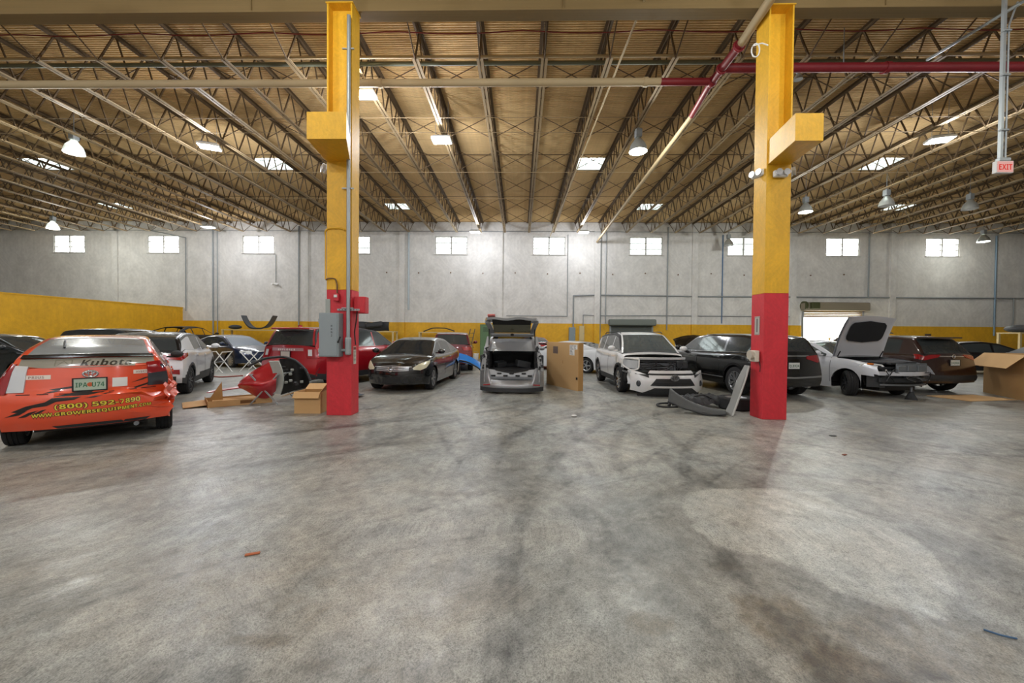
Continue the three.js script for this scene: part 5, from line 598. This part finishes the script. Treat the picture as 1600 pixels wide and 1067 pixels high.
// ---- cars further back ----
function backCar(name, base, o, lamps) { const a = car(name, { ...base, step: 0.1, ...o, }); if (lamps?.rear) for (const s of [1, -1]) a.patch('tail_lamp', M.lampRed, [-1, 0, 0.5 * s], [[a.xr, 1.05, 0.5 * s], [a.xr + 0.1, 1.05, 0.85 * s]], [[a.xr, 0.9, 0.55 * s], [a.xr + 0.1, 0.9, 0.88 * s]], { off: 0.015 }); if (lamps?.front) for (const s of [1, -1]) a.patch('headlamp', M.lampClear, [1, 0.2, 0.5 * s], [[a.xf, 0.74, 0.5 * s], [a.xf - 0.3, 0.82, 0.8 * s]], [[a.xf, 0.62, 0.5 * s], [a.xf - 0.3, 0.68, 0.86 * s]], { off: 0.012 }); if (lamps?.side) { a.seams(lamps.side); a.handles(lamps.side); } return a; }
{
  const teal = paint('#10191c', 0.3, 0.3), d1 = backCar('dark_car', sedan, { label: 'dark car with its hood raised beyond the orange hatchback', at: [-16.2, -11.9], ahead: fwd(1, -0.12), paint: teal, omit: ['front_bumper'] }, { side: 'right' }); raiseHood(d1, 40, M.plastic); engineBay(d1.t, 1.2, 2.1, 0, 1.3);
  backCar('grey_suv', suv, { label: 'grey suv with a black roof behind the orange hatchback', at: [-15.3, -14.9], ahead: fwd(1, 0.05), paint: paint('#3b3f42', 0.4), mats: { roof: M.blackGloss } }, { rear: 1 });
  backCar('navy_coupe', sedan, { label: 'navy blue car with cloudy film over its windshield', at: [-13.9, -18.6], ahead: fwd(1, 0.45), paint: paint('#14233f', 0.4, 0.3), wsGlass: mat('#8d99a6', 0.4, 0, { transmission: 0.3, thickness: 0 }), rim: { n: 10, m: M.alloy } }, { front: 1, side: 'right' });
  backCar('dark_sedan', sedan, { label: 'black sedan parked beyond the folding stand', at: [-10.8, -21.7], ahead: fwd(1, -0.2), paint: paint('#0d0f12', 0.2) }, { side: 'right' });
  const sh = backCar('stripped_shell', hatch, { label: 'dark car shell with open window hoop near the yellow partition', at: [-19.6, -22.6], ahead: fwd(-0.2, -1), paint: mat('#25231f', 0.7), omit: ['rear_window', 'windshield', 'side_window', 'tailgate', 'cabin_floor'], seats: false }, {}); sh.t.position.y = 0.42; for (const [x, z] of [[1.2, 0.5], [1.2, -0.5], [-1.2, 0.5], [-1.2, -0.5]]) obj('trestle_leg', bx(0.1, 0.58, 0.1, x, -0.12, z), M.rust, sh.t);
  backCar('maroon_suv', suv, { label: 'maroon suv seen from behind beyond the black sedan', at: [-3.15, -18.6], ahead: fwd(-0.12, -1), paint: paint('#5a0c18', 0.3), clad: false }, { rear: 1, side: 'right' });
  backCar('white_coupe', sedan, { label: 'white low coupe between the cardboard sheet and the white suv', at: fromWheel([2.83, -16.43], fwd(-0.75, -0.66), -1.39, -0.78), ahead: fwd(-0.75, -0.66), paint: paint('#cdd0d3', 0.05), roof: [[1.45, 0.9], [0.4, 1.26], [-0.1, 1.33], [-0.8, 1.28], [-1.5, 1.1], [-2.1, 1.0]] }, { rear: 1, side: 'left' });
  backCar('white_sedan', sedan, { label: 'white sedan half hidden between the white suv and the black suv', at: [6.2, -19.4], ahead: fwd(-0.1, 1), paint: paint('#c6c9cc', 0.05) }, { front: 1 });
  backCar('red_hatchback', hatch, { label: 'red hatchback hidden behind the silver wagon', at: [0.75, -23.3], ahead: fwd(-0.1, -1), paint: paint('#a4121e', 0.2) }, { rear: 1 });
  backCar('silver_sedan', sedan, { label: 'pale sedan behind the black suv in front of the open roll-up door', at: [13.6, -20.3], ahead: fwd(-0.1, 1), paint: paint('#aeb3b6', 0.3), wsGlass: M.glass }, { front: 1 });
  backCar('charcoal_sedan', sedan, { label: 'charcoal sedan with pale windshield beyond the brown suv', at: [20.9, -18.4], ahead: fwd(1, 0.25), paint: paint('#15161a', 0.3), wsGlass: mat('#96a7ad', 0.15, 0, { transmission: 0.6, thickness: 0 }) }, { side: 'right' });
  const h2 = backCar('grey_sedan', sedan, { label: 'grey sedan with raised hood behind the big open carton', at: [19.2, -13.9], ahead: fwd(-0.55, 1), paint: paint('#5b6064', 0.4), omit: ['front_bumper'] }, {}); raiseHood(h2, 45, M.insul); engineBay(h2.t, 1.2, 2.1, 0, 1.3);
}
// ================= WALL FITTINGS =================
{
  const z = -DW + 0.05, pipe = (label, pts, r = 0.028, m = M.galvDull, cat = 'conduit') => tag(obj('wall_conduit', pathTube(pts.map(([x, y, dz]) => V(x, y, z + (dz ?? 0))), r, 8), m), label, cat);
  pipe('bent conduit dropping beside the yellow partition end', [[-26.5, 8.7], [-22.4, 7.9], [-22.4, 3.0]]); pipe('tall grey conduit pair member left of the dirty window wall', [[-20.55, 8.6], [-20.55, 0.3]], 0.05); pipe('tall thin conduit beside the wide riser near the streaked window', [[-20.25, 8.4], [-20.25, 0.3]], 0.03); pipe('thin drop conduit ending in a small wall lamp', [[-16.3, 6.8], [-16.3, 4.95]], 0.02); pipe('grey riser conduit above the shelf with the upright bumper', [[-14.75, 8.7], [-14.75, 2.0]], 0.04); pipe('pale blue riser conduit above the black bumper shelf', [[-7.4, 8.4], [-7.4, 3.2]], 0.06, mat('#aab4b8', 0.5, 0.3)); pipe('double conduit riser over the raised tailgate', [[-1.3, 8.8], [-1.3, 3.0]], 0.03); pipe('horizontal conduit above the silver wagon', [[-0.9, 2.85], [3.1, 2.85], [3.1, 8.2]], 0.025);
  pipe('conduit feeding the grey wall panel', [[3.5, 2.1], [3.5, 4.2], [5.0, 4.25], [12.0, 4.2], [36, 4.22]], 0.045); pipe('lower conduit looping over the closed roll-up door', [[4.15, 1.9], [4.15, 2.95], [5.2, 2.9], [9.0, 2.93], [17.6, 2.93]], 0.025); pipe('green-grey riser right of the grey wall panel', [[5.25, 8.6], [5.25, 0.3]], 0.045); pipe('pale riser beside the green-grey one', [[5.6, 8.4], [5.6, 2.4]], 0.03, M.galv); pipe('riser conduit above the white suv', [[9.6, 8.7], [9.6, 2.0]], 0.04); pipe('blue riser conduit left of the right column', [[13.15, 8.2], [13.15, 2.45]], 0.035, mat('#4d6c8c', 0.5, 0.2)); pipe('riser conduit right of the roll-up door', [[22.5, 8.5], [22.5, 4.2]], 0.04); pipe('blue-grey riser beside the far pilaster', [[30.5, 8.2], [30.5, 1.8]], 0.05, mat('#7f95a5', 0.5, 0.3)); pipe('thin conduit branching down near the far pilaster', [[30.5, 4.2, 0.06], [31.6, 4.2, 0.06], [31.6, 2.2, 0.06]], 0.025); pipe('long thin conduit along the wall top under the roof', [[-36, 8.35, 0.11], [36, 8.35, 0.11]], 0.02);
  const box = (name, label, x, y, w, h, m) => { const t = thing(name, label, 'panel', [x, y, -DW + 0.005]); obj('case', rbx(w, h, 0.16, 0.015, 0, 0, 0.08), m, t); obj('door', rbx(w * 0.86, h * 0.88, 0.02, 0.006, 0, 0, 0.165), m, t); obj('latch', rbx(0.03, 0.08, 0.02, 0.005, w * 0.34, 0, 0.18), M.galv, t); };
  box('electric_panel', 'grey electric panel on the yellow band beside the cardboard sheet', 3.42, 1.62, 0.42, 1.0, mat('#7f8c90', 0.5, 0.2)); box('electric_panel', 'cream electric panel beside the grey one', 4.05, 1.72, 0.34, 1.0, mat('#c4b283', 0.6));
  const wl = thing('wall_lamp', 'small twin wall lamp under the thin drop conduit', 'lamp', [-16.3, 4.85, -DW + 0.1]); obj('base', rbx(0.2, 0.12, 0.12, 0.02), M.white, wl); for (const s of [-1, 1]) obj('head', new THREE.CylinderGeometry(0.07, 0.05, 0.1, 12).rotateX(1.2).translate(s * 0.17, -0.03, 0.06), M.white, wl);
  for (let i = 0; i < 16; i++) if (Math.abs(i - 8) > -1) tag(obj('wall_anchor', bx(0.07, 0.07, 0.05, -11 + i * 2.13, 5.65 + 0.04 * Math.sin(i * 3), -DW + 0.025), M.rust), 'small rusty anchor plate in the back wall', 'anchor', 'anchor plates in a row on the back wall');
}
// ================= SHELVES AND LOOSE BODY PARTS AT THE WALL =================
function table(name, label, x, d, w, dep, y, cat = 'shelf') { const t = thing(name, label, cat, [x, 0, -d]); const m = mat('#c8b483', 0.7); obj('top', bx(w, 0.06, dep, 0, y, 0), m, t); obj('lower_shelf', bx(w, 0.04, dep, 0, y * 0.45, 0), m, t); for (const a of [-1, 1]) for (const b of [-1, 1]) obj('leg', bx(0.09, y, 0.09, a * (w / 2 - 0.06), y / 2, b * (dep / 2 - 0.06)), m, t); return t; }
function uBumper(name, label, p, turn, W, D, H, m, tilt = 0, cat = 'bumper') { const t = thing(name, label, cat, p, turn); const g = obj('cover', sheet((u, v) => { const q = 2 * u - 1, c = Math.abs(q); return V(q * W / 2, H * v + 0.12 * H * Math.sin(u * 9) * 0.3, -D * Math.pow(c, 2.6) + 0.18 * H * Math.sin(v * Math.PI)); }, 26, 5, 0.012), m, t); g.rotation.x = tilt; return t; }
const greyPlastic = mat('#4c5258', 0.5), darkPlastic = mat('#2b2d2e', 0.6);
{
  table('parts_shelf', 'long wooden parts table under the upright grey bumper', -16.6, 24.2, 3.7, 0.9, 1.75);
  const u = thing('bumper_cover', 'grey bumper cover standing on its back like a U on the parts table', 'bumper', [-16.35, 1.78, -24.2]); obj('cover', sheet((a, v) => { const q = 2 * a - 1, c = Math.abs(q); return V(q * (0.72 + 0.28 * c * c), 0.1 + 0.78 * Math.pow(c, 4.5), (v - 0.5) * 0.5); }, 28, 4, 0.014), greyPlastic, u); obj('lip', sheet((a, v) => { const q = 2 * a - 1, c = Math.abs(q); return V(q * (0.7 + 0.26 * c * c), 0.02 + 0.1 * v + 0.76 * Math.pow(c, 4.5) * (1 - 0.1 * v), 0.27); }, 28, 2, 0.012), darkPlastic, u);
  tag(obj('lamp_unit', new THREE.SphereGeometry(1, 14, 10).scale(0.42, 0.14, 0.2).translate(-17.9, 1.93, -24.2), M.plastic), 'dark lamp unit lying on the parts table', 'lamp unit');
  table('parts_shelf', 'wooden parts shelf under the black bumpers', -9.3, 24.1, 3.2, 0.9, 1.72);
  uBumper('bumper_cover', 'black bumper cover with upturned ends on the parts shelf', [-9.1, 1.76, -24.1], 0.05, 2.1, -0.3, 0.55, M.plastic); tag(obj('engine_shield', rbx(1.1, 0.36, 0.4, 0.14, -9.0, 2.13, -24.0, [0, 0.1, 0.12]), darkPlastic), 'bulky black engine shield lying across the bumper on the shelf', 'shield');
  for (const [x, y, c, l, s] of [[-10.1, 0.9, '#1d1c1c', 'black bundle on the lower parts shelf', 0.3], [-9.2, 0.88, '#3c1418', 'dark red folded cover on the lower parts shelf', 0.28], [-8.5, 0.9, '#6d1620', 'red cloth bundle on the lower parts shelf', 0.25]]) tag(obj('bundle', new THREE.IcosahedronGeometry(s, 2).scale(1.4, 0.7, 1).translate(x, y + s * 0.25, -24.1), mat(c, 0.8)), l, 'bundle');
  table('wall_ledge', 'narrow metal ledge on the yellow band behind the maroon suv', -5.2, 25.1, 2.6, 0.5, 1.7); tag(obj('trim_piece', tube([V(-6.2, 1.76, -25.0), V(-5.6, 1.98, -25.0), V(-4.8, 1.98, -25.0), V(-4.2, 1.8, -25.0)], 0.04, 6), M.plastic), 'curved dark trim piece on the metal ledge', 'trim');
  const l = thing('green_locker', 'tall green locker by the raised tailgate', 'locker', [-2.15, 0, -25.2]); obj('body', bx(0.8, 2.25, 0.5, 0, 1.125, 0), mat('#4f6b45', 0.6), l); obj('door', rbx(0.74, 2.1, 0.02, 0.005, 0, 1.13, 0.26), mat('#587650', 0.6), l); for (let i = 0; i < 5; i++) obj('vent', bx(0.4, 0.02, 0.01, 0, 1.8 + i * 0.06, 0.273), M.black, l);
  const lad = thing('step_ladder', 'dark leaning step ladder against the yellow wall', 'ladder', [-3.15, 0, -24.3]); for (const s of [-1, 1]) obj('rail', sqbar(V(s * 0.18 - 0.2, 0, 0.4), V(s * 0.14 + 0.1, 1.95, -0.9), 0.05), mat('#4d4335', 0.7), lad); for (let i = 1; i < 7; i++) obj('rung', sqbar(V(-0.38 + i * 0.042, i * 0.28, 0.4 - i * 0.187), V(0.0 + i * 0.04, i * 0.28, 0.4 - i * 0.187), 0.03), mat('#5a4d3c', 0.7), lad);
  const bk = thing('white_bucket', 'white plastic bucket on the floor by the wall', 'bucket', [-2.62, 0, -22.9]); obj('pail', lathe([[0, 0], [0.17, 0], [0.21, 0.44], [0.225, 0.45], [0.225, 0.47], [0.2, 0.47], [0.16, 0.03], [0, 0.03]], 20), M.white, bk); obj('handle', new THREE.TorusGeometry(0.2, 0.006, 6, 20, Math.PI).rotateX(-0.6).translate(0, 0.42, 0), M.galv, bk);
  const bb = thing('blue_barrel', 'blue plastic barrel beside the white bucket', 'barrel', [-3.3, 0, -23.0]); obj('drum', lathe([[0, 0], [0.26, 0], [0.3, 0.05], [0.3, 0.3], [0.31, 0.33], [0.3, 0.36], [0.3, 0.78], [0.26, 0.86], [0, 0.87]], 22), mat('#1f3f78', 0.5), bb); obj('lid', new THREE.CylinderGeometry(0.24, 0.24, 0.03, 20).translate(0, 0.885, 0), M.black, bb);
  // shelf with dark parts on the right
  const rs = table('parts_shelf', 'parts rack behind the brown suv', 21.2, 24.3, 4.0, 0.9, 1.58); uBumper('bumper_cover', 'dark bumper cover resting on the rack behind the brown suv', [20.6, 1.62, -24.2], 0.1, 2.4, -0.2, 0.36, darkPlastic); tag(obj('hood_panel', sheet((u, v) => V((u - 0.5) * 1.9, 0.26 * Math.sin(u * Math.PI) + 0.05 * v, (v - 0.5) * 0.8), 14, 5, 0.02).translate(21.4, 1.82, -24.2), mat('#4a4d55', 0.4, 0.3)), 'grey hood panel stacked on the rack behind the brown suv', 'hood');
  table('parts_shelf', 'tall wooden rack holding plastic wrapped parts', 27.2, 20.6, 4.2, 1.0, 1.9); for (let i = 0; i < 3; i++) tag(obj('wrapped_part', new THREE.IcosahedronGeometry(0.5, 3).scale(1.5, 0.42, 0.8).translate(25.75 + i * 1.55, 2.12 + 0.03 * i, -20.6), mat(['#5b5d60', '#494b50', '#66666a'][i], 0.35)), ['grey plastic wrapped part at the near end of the tall rack', 'dark wrapped bundle in the middle of the tall rack', 'pale grey wrapped bundle at the wall end of the tall rack'][i], 'bundle');
}
// ================= STANDS AND PARTS BETWEEN THE CARS =================
for (const [x, d, w, l] of [[-11.85, 15.15, 0.62, 'white folding X stand beside the wheel of the navy car'], [-11.0, 15.9, 0.72, 'middle white folding X stand in front of the navy car'], [-10.25, 16.2, 0.6, 'white folding X stand close to the red suv']]) { const t = thing('folding_stand', l, 'stand', [x, 0, -d], 0.1); for (const z of [-0.3, 0.3]) { obj('leg', sqbar(V(-w / 2, 0.0, z), V(w / 2, 0.82, z), 0.028), M.white, t); obj('leg', sqbar(V(w / 2, 0.0, z), V(-w / 2, 0.82, z), 0.028), M.white, t); } for (const s of [-1, 1]) obj('cross_rod', rod(V(s * w / 2, 0.81, -0.32), V(s * w / 2, 0.81, 0.32), 0.014, 8), M.white, t); obj('pivot_rod', rod(V(0, 0.41, -0.32), V(0, 0.41, 0.32), 0.01, 6), M.galv, t); }
{ // red bumper on its stand
  const st = thing('folding_stand', 'grey folding stand with X legs holding the red bumper', 'stand', [-5.62, 0, -8.75], 0.1); for (const z of [-0.42, 0.36]) { obj('leg', sqbar(V(-0.28, 0, z), V(0.3, 0.66, z), 0.026), M.galvDull, st); obj('leg', sqbar(V(0.3, 0, z), V(-0.28, 0.66, z), 0.026), M.galvDull, st); } for (const s of [-1, 1]) obj('cross_rod', rod(V(s * 0.28, 0.65, -0.45), V(s * 0.28, 0.65, 0.4), 0.013, 8), M.galvDull, st);
  const b = thing('bumper_cover', 'glossy red bumper cover lying across the folding stand with its dark inside showing', 'bumper', [-5.62, 0, -8.85], 0.3), R = paint('#a3101e', 0.2, 0.28);
  // one end curls down towards us (red outside), the rest shows its dark inner face
  obj('side_panel', sheet((u, v) => { const yt = lerp(0.5, 0.98, Math.pow(v, 0.8)), yb = lerp(0.34, 0.12, sst(0, 0.75, v)) + 0.1 * sst(0.8, 1, v); return V(lerp(-0.66, 0.08, v) + 0.08 * Math.sin(u * 3) * v, lerp(yt, yb, u), 0.05 + 0.42 * Math.sin(u * 2.6) * (0.4 + 0.6 * v) + 0.12 * Math.sin(v * 3) + 0.015 * Math.sin(u * 14)); }, 16, 14, 0.012), R, b);
  obj('front_tongue', sheet((u, v) => V(lerp(-0.55, -1.25, u), 0.36 - 0.1 * u + 0.02 * v, 0.2 - 0.16 * v), 8, 2, 0.02), R, b);
  obj('inner_rib', sheet((u, v) => V(lerp(0.0, 0.2, v) + 0.08 * Math.sin(u * 3), lerp(0.95, 0.22, u), 0.42 - 0.1 * u + 0.04 * v), 10, 3, 0.04), M.primer, b);
  obj('inner_face', sheet((u, v) => V(lerp(0.12, 0.72, v), lerp(0.98 - 0.42 * v * v, 0.14 + 0.16 * v, u), 0.1 - 0.28 * Math.sin(v * Math.PI) - 0.1 * u), 12, 12, 0.012), M.black, b); obj('edge_lip', tube([V(-0.5, 0.82, 0.12), V(-0.2, 0.98, 0.05), V(0.16, 1.02, 0.02), V(0.42, 0.93, 0.0), V(0.64, 0.72, 0.05), V(0.76, 0.46, 0.1)], 0.028, 8), M.plastic, b);
  for (let i = 0; i < 14; i++) obj('clip', rbx(0.07, 0.05, 0.05, 0.012, rr(0.16, 0.6), rr(0.35, 0.8), rr(0.02, 0.1), [rr(0, 1), rr(0, 1), 0]), rnd() < 0.5 ? M.primer : M.plastic, b);
  tag(obj('trim_panel', sheet((u, v) => V(-5.0 + 1.1 * u, 0.05 + 0.16 * Math.sin(u * Math.PI) * Math.sin(v * Math.PI), -9.75 + 0.4 * v), 12, 6, 0.012), greyPlastic), 'grey trim panel on the floor behind the red bumper', 'trim');
  // flattened carton under it
  const c = thing('flat_carton', 'long low carton lying open on the floor under the red bumper', 'carton', [-6.3, 0, -8.62], 0.74), w = 1.15, dp = 0.85; obj('bottom', bx(w, 0.012, dp, 0, 0.008, 0), M.card, c); obj('side_panel', bx(w, 0.13, 0.012, 0, 0.068, dp / 2), M.card, c); obj('side_panel', bx(w, 0.1, 0.012, 0, 0.055, -dp / 2), M.cardDark, c); obj('end_panel', bx(0.012, 0.13, dp, -w / 2, 0.068, 0), M.cardDark, c); obj('end_panel', bx(0.012, 0.13, dp, w / 2, 0.068, 0), M.cardDark, c); obj('flap', bx(w * 0.94, 0.008, 0.3, 0.05, 0.135, dp / 2 - 0.15, [0.05, 0, 0]), M.card, c); { const s = new THREE.Shape([[0, 0], [0.26, 0], [0.24, 0.4]].map(p => new THREE.Vector2(...p))); obj('flap', new THREE.ExtrudeGeometry(s, { depth: 0.01, bevelEnabled: false })  .translate(-0.57, 0.12, 0.3), M.cardDark, c); } obj('end_flap', bx(0.4, 0.008, dp, -w / 2 - 0.19, 0.03, -0.15, [0, 0, 0.06]), M.card, c); obj('print', bx(0.28, 0.07, 0.002, 0.12, 0.07, dp / 2 + 0.007), mat('#6d4a22', 0.8), c);
}
function carton(name, label, p, turn, w, h, d, flaps, prints) { const t = thing(name, label, 'box', p, turn), th = 0.008; obj('bottom', bx(w, th, d, 0, th / 2, 0), M.cardDark, t); obj('front_panel', bx(w, h, th, 0, h / 2, d / 2), M.card, t); obj('back_panel', bx(w, h, th, 0, h / 2, -d / 2), M.cardDark, t); obj('end_panel', bx(th, h, d, -w / 2, h / 2, 0), M.card, t); obj('end_panel', bx(th, h, d, w / 2, h / 2, 0), M.card, t); for (const [side, len, ang] of flaps) { const alongX = side === 'f' || side === 'b', s = side === 'f' || side === 'r' ? 1 : -1, g = bx(alongX ? w : len, th, alongX ? len : d); g.translate(alongX ? 0 : s * len / 2, 0, alongX ? s * len / 2 : 0); if (alongX) g.rotateX(s * ang); else g.rotateZ(-s * ang); g.translate(alongX ? 0 : s * w / 2, h, alongX ? s * d / 2 : 0); obj('flap', g, M.card, t); } return t; }
carton('cardboard_box', 'small open cardboard box at the foot of the switch box column', [-4.14, 0, -7.72], 0.04, 0.5, 0.42, 0.42, [['f', 0.14, 0.9], ['b', 0.2, -0.5], ['l', 0.26, 0.35], ['r', 0.2, -0.9]]);
{ const b = carton('cardboard_carton', 'large open cardboard carton beside the brown suv', [13.78, 0, -10.76], 1.08, 1.9, 1.17, 1.05, [['l', 0.5, 0.7], ['f', 0.45, -0.2], ['b', 0.5, 0.8], ['r', 0.5, 1.0]]); obj('fold_line', bx(0.004, 1.2, 0.006, -0.25, 0.62, 0.527), M.cardDark, b); obj('print', bx(0.3, 0.12, 0.002, 0.5, 1.0, 0.531), mat('#9a5a3e', 0.8), b); }
{ // tall flat carton standing on edge
  const t = thing('flat_carton', 'tall flat cardboard carton standing beside the silver wagon', 'carton', [1.3, 0, -11.85], Math.atan2(1.7, 0.76)); obj('front_panel', bx(1.86, 1.36, 0.02, 0, 0.68, 0.08), M.card, t); obj('back_panel', bx(1.86, 1.36, 0.02, 0, 0.68, -0.08), M.cardDark, t); obj('edge_panel', [bx(0.02, 1.36, 0.14, 0.92, 0.68, 0), bx(0.02, 1.36, 0.14, -0.92, 0.68, 0), bx(1.82, 0.02, 0.14, 0, 1.35, 0), bx(1.82, 0.02, 0.14, 0, 0.012, 0)], M.cardDark, t); 
  t.rotation.y = -1.15; t.position.set(1.34, 0, -11.9);
  const lab = mat('#ffffff', 0.6, 0, { map: canvasTex(128, 160, (x) => { x.fillStyle = '#e4e2dc'; x.fillRect(0, 0, 128, 160); x.fillStyle = '#555'; for (let i = 0; i < 8; i++) x.fillRect(10, 12 + i * 18, 100 - (i * 37) % 50, 8); }) }); obj('shipping_label', bx(0.26, 0.3, 0.003, 0.62, 1.15, 0.0915), lab, t); obj('shipping_label', bx(0.2, 0.14, 0.003, 0.8, 1.24, 0.0915), lab, t); obj('print', bx(0.3, 0.22, 0.002, -0.35, 1.12, 0.0915), mat('#6a5a52', 0.8), t); obj('tape', bx(0.09, 0.07, 0.003, 0.88, 0.35, 0.0915), M.black, t); obj('hand_hole', bx(0.03, 0.1, 0.003, 0.1, 0.78, 0.0915), M.cardDark, t);
}
// blue fender piece and dark block behind the black sedan
{ const t = thing('blue_fender', 'blue fender panel propped on a dark block by the black sedan', 'fender', [-2.12, 0, -15.45]); obj('panel', sheet((u, v) => V(lerp(-0.5, 0.62, u), lerp(0.84 - 0.44 * u * u, 0.52 - 0.3 * u * u, v), -0.1 + 0.36 * Math.sin(v * 1.5)), 14, 8, 0.012), paint('#2376c4', 0.1, 0.3), t); obj('edge', tube([V(-0.5, 0.62, 0.26), V(0.1, 0.5, 0.27), V(0.5, 0.28, 0.26), V(0.66, 0.12, 0.25)], 0.03, 6), M.black, t); obj('block', rbx(0.3, 0.55, 0.4, 0.03, -0.4, 0.275, 0.05), M.rubber, t); }
// floor parts by the right column
{ const t = thing('fender_liner', 'dark grey plastic fender liner lying on the floor by the right column', 'liner', [3.64, 0, -8.12], -0.5); obj('shell', sheet((u, v) => V(lerp(-0.5, 0.55, u), 0.03 + 0.42 * (1 - u) * (1 - u) * (0.4 + 0.6 * v) + 0.1 * Math.sin(v * Math.PI) * (1 - 0.4 * u), lerp(0.24, -0.12, v) + 0.05 * Math.sin(u * 5)), 16, 8, 0.012), mat('#3b3d3d', 0.55), t); obj('rim', tube([V(-0.5, 0.22, 0.25), V(-0.2, 0.12, 0.27), V(0.2, 0.03, 0.26), V(0.56, 0.05, 0.2)], 0.02, 6), M.plastic, t);
  const p = thing('plastic_debris', 'black crumpled plastic shield behind the fender liner', 'debris', [3.95, 0, -8.75], 0.3); obj('sheet', sheet((u, v) => V((u - 0.5) * 0.95, 0.06 + 0.14 * Math.abs(n2(u * 3, v * 3)) + 0.14 * Math.sin(v * Math.PI), (v - 0.5) * 0.5), 18, 10, 0.01), M.plastic, p); obj('strip', tube([V(-0.4, 0.2, 0), V(0.1, 0.28, 0.1), V(0.5, 0.06, 0.2)], 0.02, 6), M.plastic, p);
  const w = thing('plastic_bracket', 'small broken black bracket on the floor before the loose bumper', 'bracket', [3.32, 0, -8.75], 0.1); obj('loop', new THREE.TorusGeometry(0.19, 0.022, 8, 20, 5.4).rotateX(-Math.PI / 2 + 0.12).scale(1.3, 1, 0.7).translate(0, 0.035, 0), M.plastic, w); obj('arm', [sqbar(V(0, 0.02, 0.02), V(0.12, 0.16, -0.02), 0.05), sqbar(V(0.1, 0.04, 0), V(0.4, 0.05, -0.06), 0.03)], M.black, w);
  const ti = thing('loose_tire', 'worn black tire lying flat behind the right column', 'tire', [4.72, 0.135, -8.6]); const g = group('casing', ti); obj('tread', lathe([[0.2, -0.1], [0.24, -0.13], [0.32, -0.13], [0.335, -0.09], [0.335, 0.09], [0.32, 0.13], [0.24, 0.13], [0.2, 0.1]], 36), M.rubber, g); obj('rim', lathe([[0, 0.02], [0.05, 0.05], [0.15, 0.03], [0.2, 0.1], [0.215, 0.12]], 28), M.alloy, ti);
  const pn = thing('leaning_panel', 'grey metal panel leaning on the right column', 'panel', [4.42, 0, -7.82]); obj('sheet', sheet((u, v) => V(-0.24 + 0.34 * v + 0.02 * Math.sin(v * 7), 1.0 * v, lerp(0.1, -0.2, u) * (1 - 0.4 * v) - 0.0), 5, 8, 0.02), mat('#8c8c88', 0.6, 0.2), pn); obj('folded_edge', tube([V(-0.24, 0.02, 0.11), V(-0.1, 0.4, 0.09), V(0.02, 0.75, 0.075), V(0.09, 1.0, 0.065)], 0.018, 6), mat('#b0b0ab', 0.6), pn);
  tag(obj('cardboard_sheet', bx(1.6, 0.012, 0.9, 12.0, 0.008, -10.6, [0, 0.2, 0]), M.card), 'flat brown cardboard sheet on the floor under the brown suv tail', 'cardboard');
  tag(obj('paper_scrap', new THREE.IcosahedronGeometry(0.04, 1).scale(1.5, 0.5, 1).translate(1.06, 0.02, -7.54), M.white), 'crumpled white paper scrap on the open floor', 'litter'); tag(obj('orange_scrap', bx(0.09, 0.006, 0.025, -1.87, 0.006, -2.69, [0, 0.4, 0]), mat('#b0623a', 0.8)), 'small orange scrap on the foreground floor', 'litter'); tag(obj('blue_scrap', tube([V(2.5, 0.006, -2.12), V(2.54, 0.008, -2.08), V(2.6, 0.006, -2.06)], 0.005, 5), mat('#3f5f80', 0.7)), 'bit of blue strip on the foreground floor', 'litter'); tag(obj('rust_scrap', bx(0.07, 0.008, 0.03, 4.35, 0.006, -5.28, [0, 0.5, 0]), mat('#7c3a26', 0.8)), 'rusty scrap on the floor in front of the right column', 'litter'); tag(obj('dark_scrap', bx(0.09, 0.01, 0.04, 5.0, 0.007, -6.3), M.black), 'dark rubber scrap on the glossy floor beyond the right column', 'litter'); tag(obj('hose_coil', tube([V(-11.6, 0.02, -13.3), V(-11.0, 0.02, -13.6), V(-10.4, 0.02, -13.4), V(-10.0, 0.02, -13.9)], 0.02, 6), mat('#8d3a2c', 0.6)), 'thin red hose on the floor before the folding stands', 'hose');
}
scene.traverse(o => { if (o.isMesh) { o.castShadow = true; o.receiveShadow = true; } });
renderer.render(scene, camera);
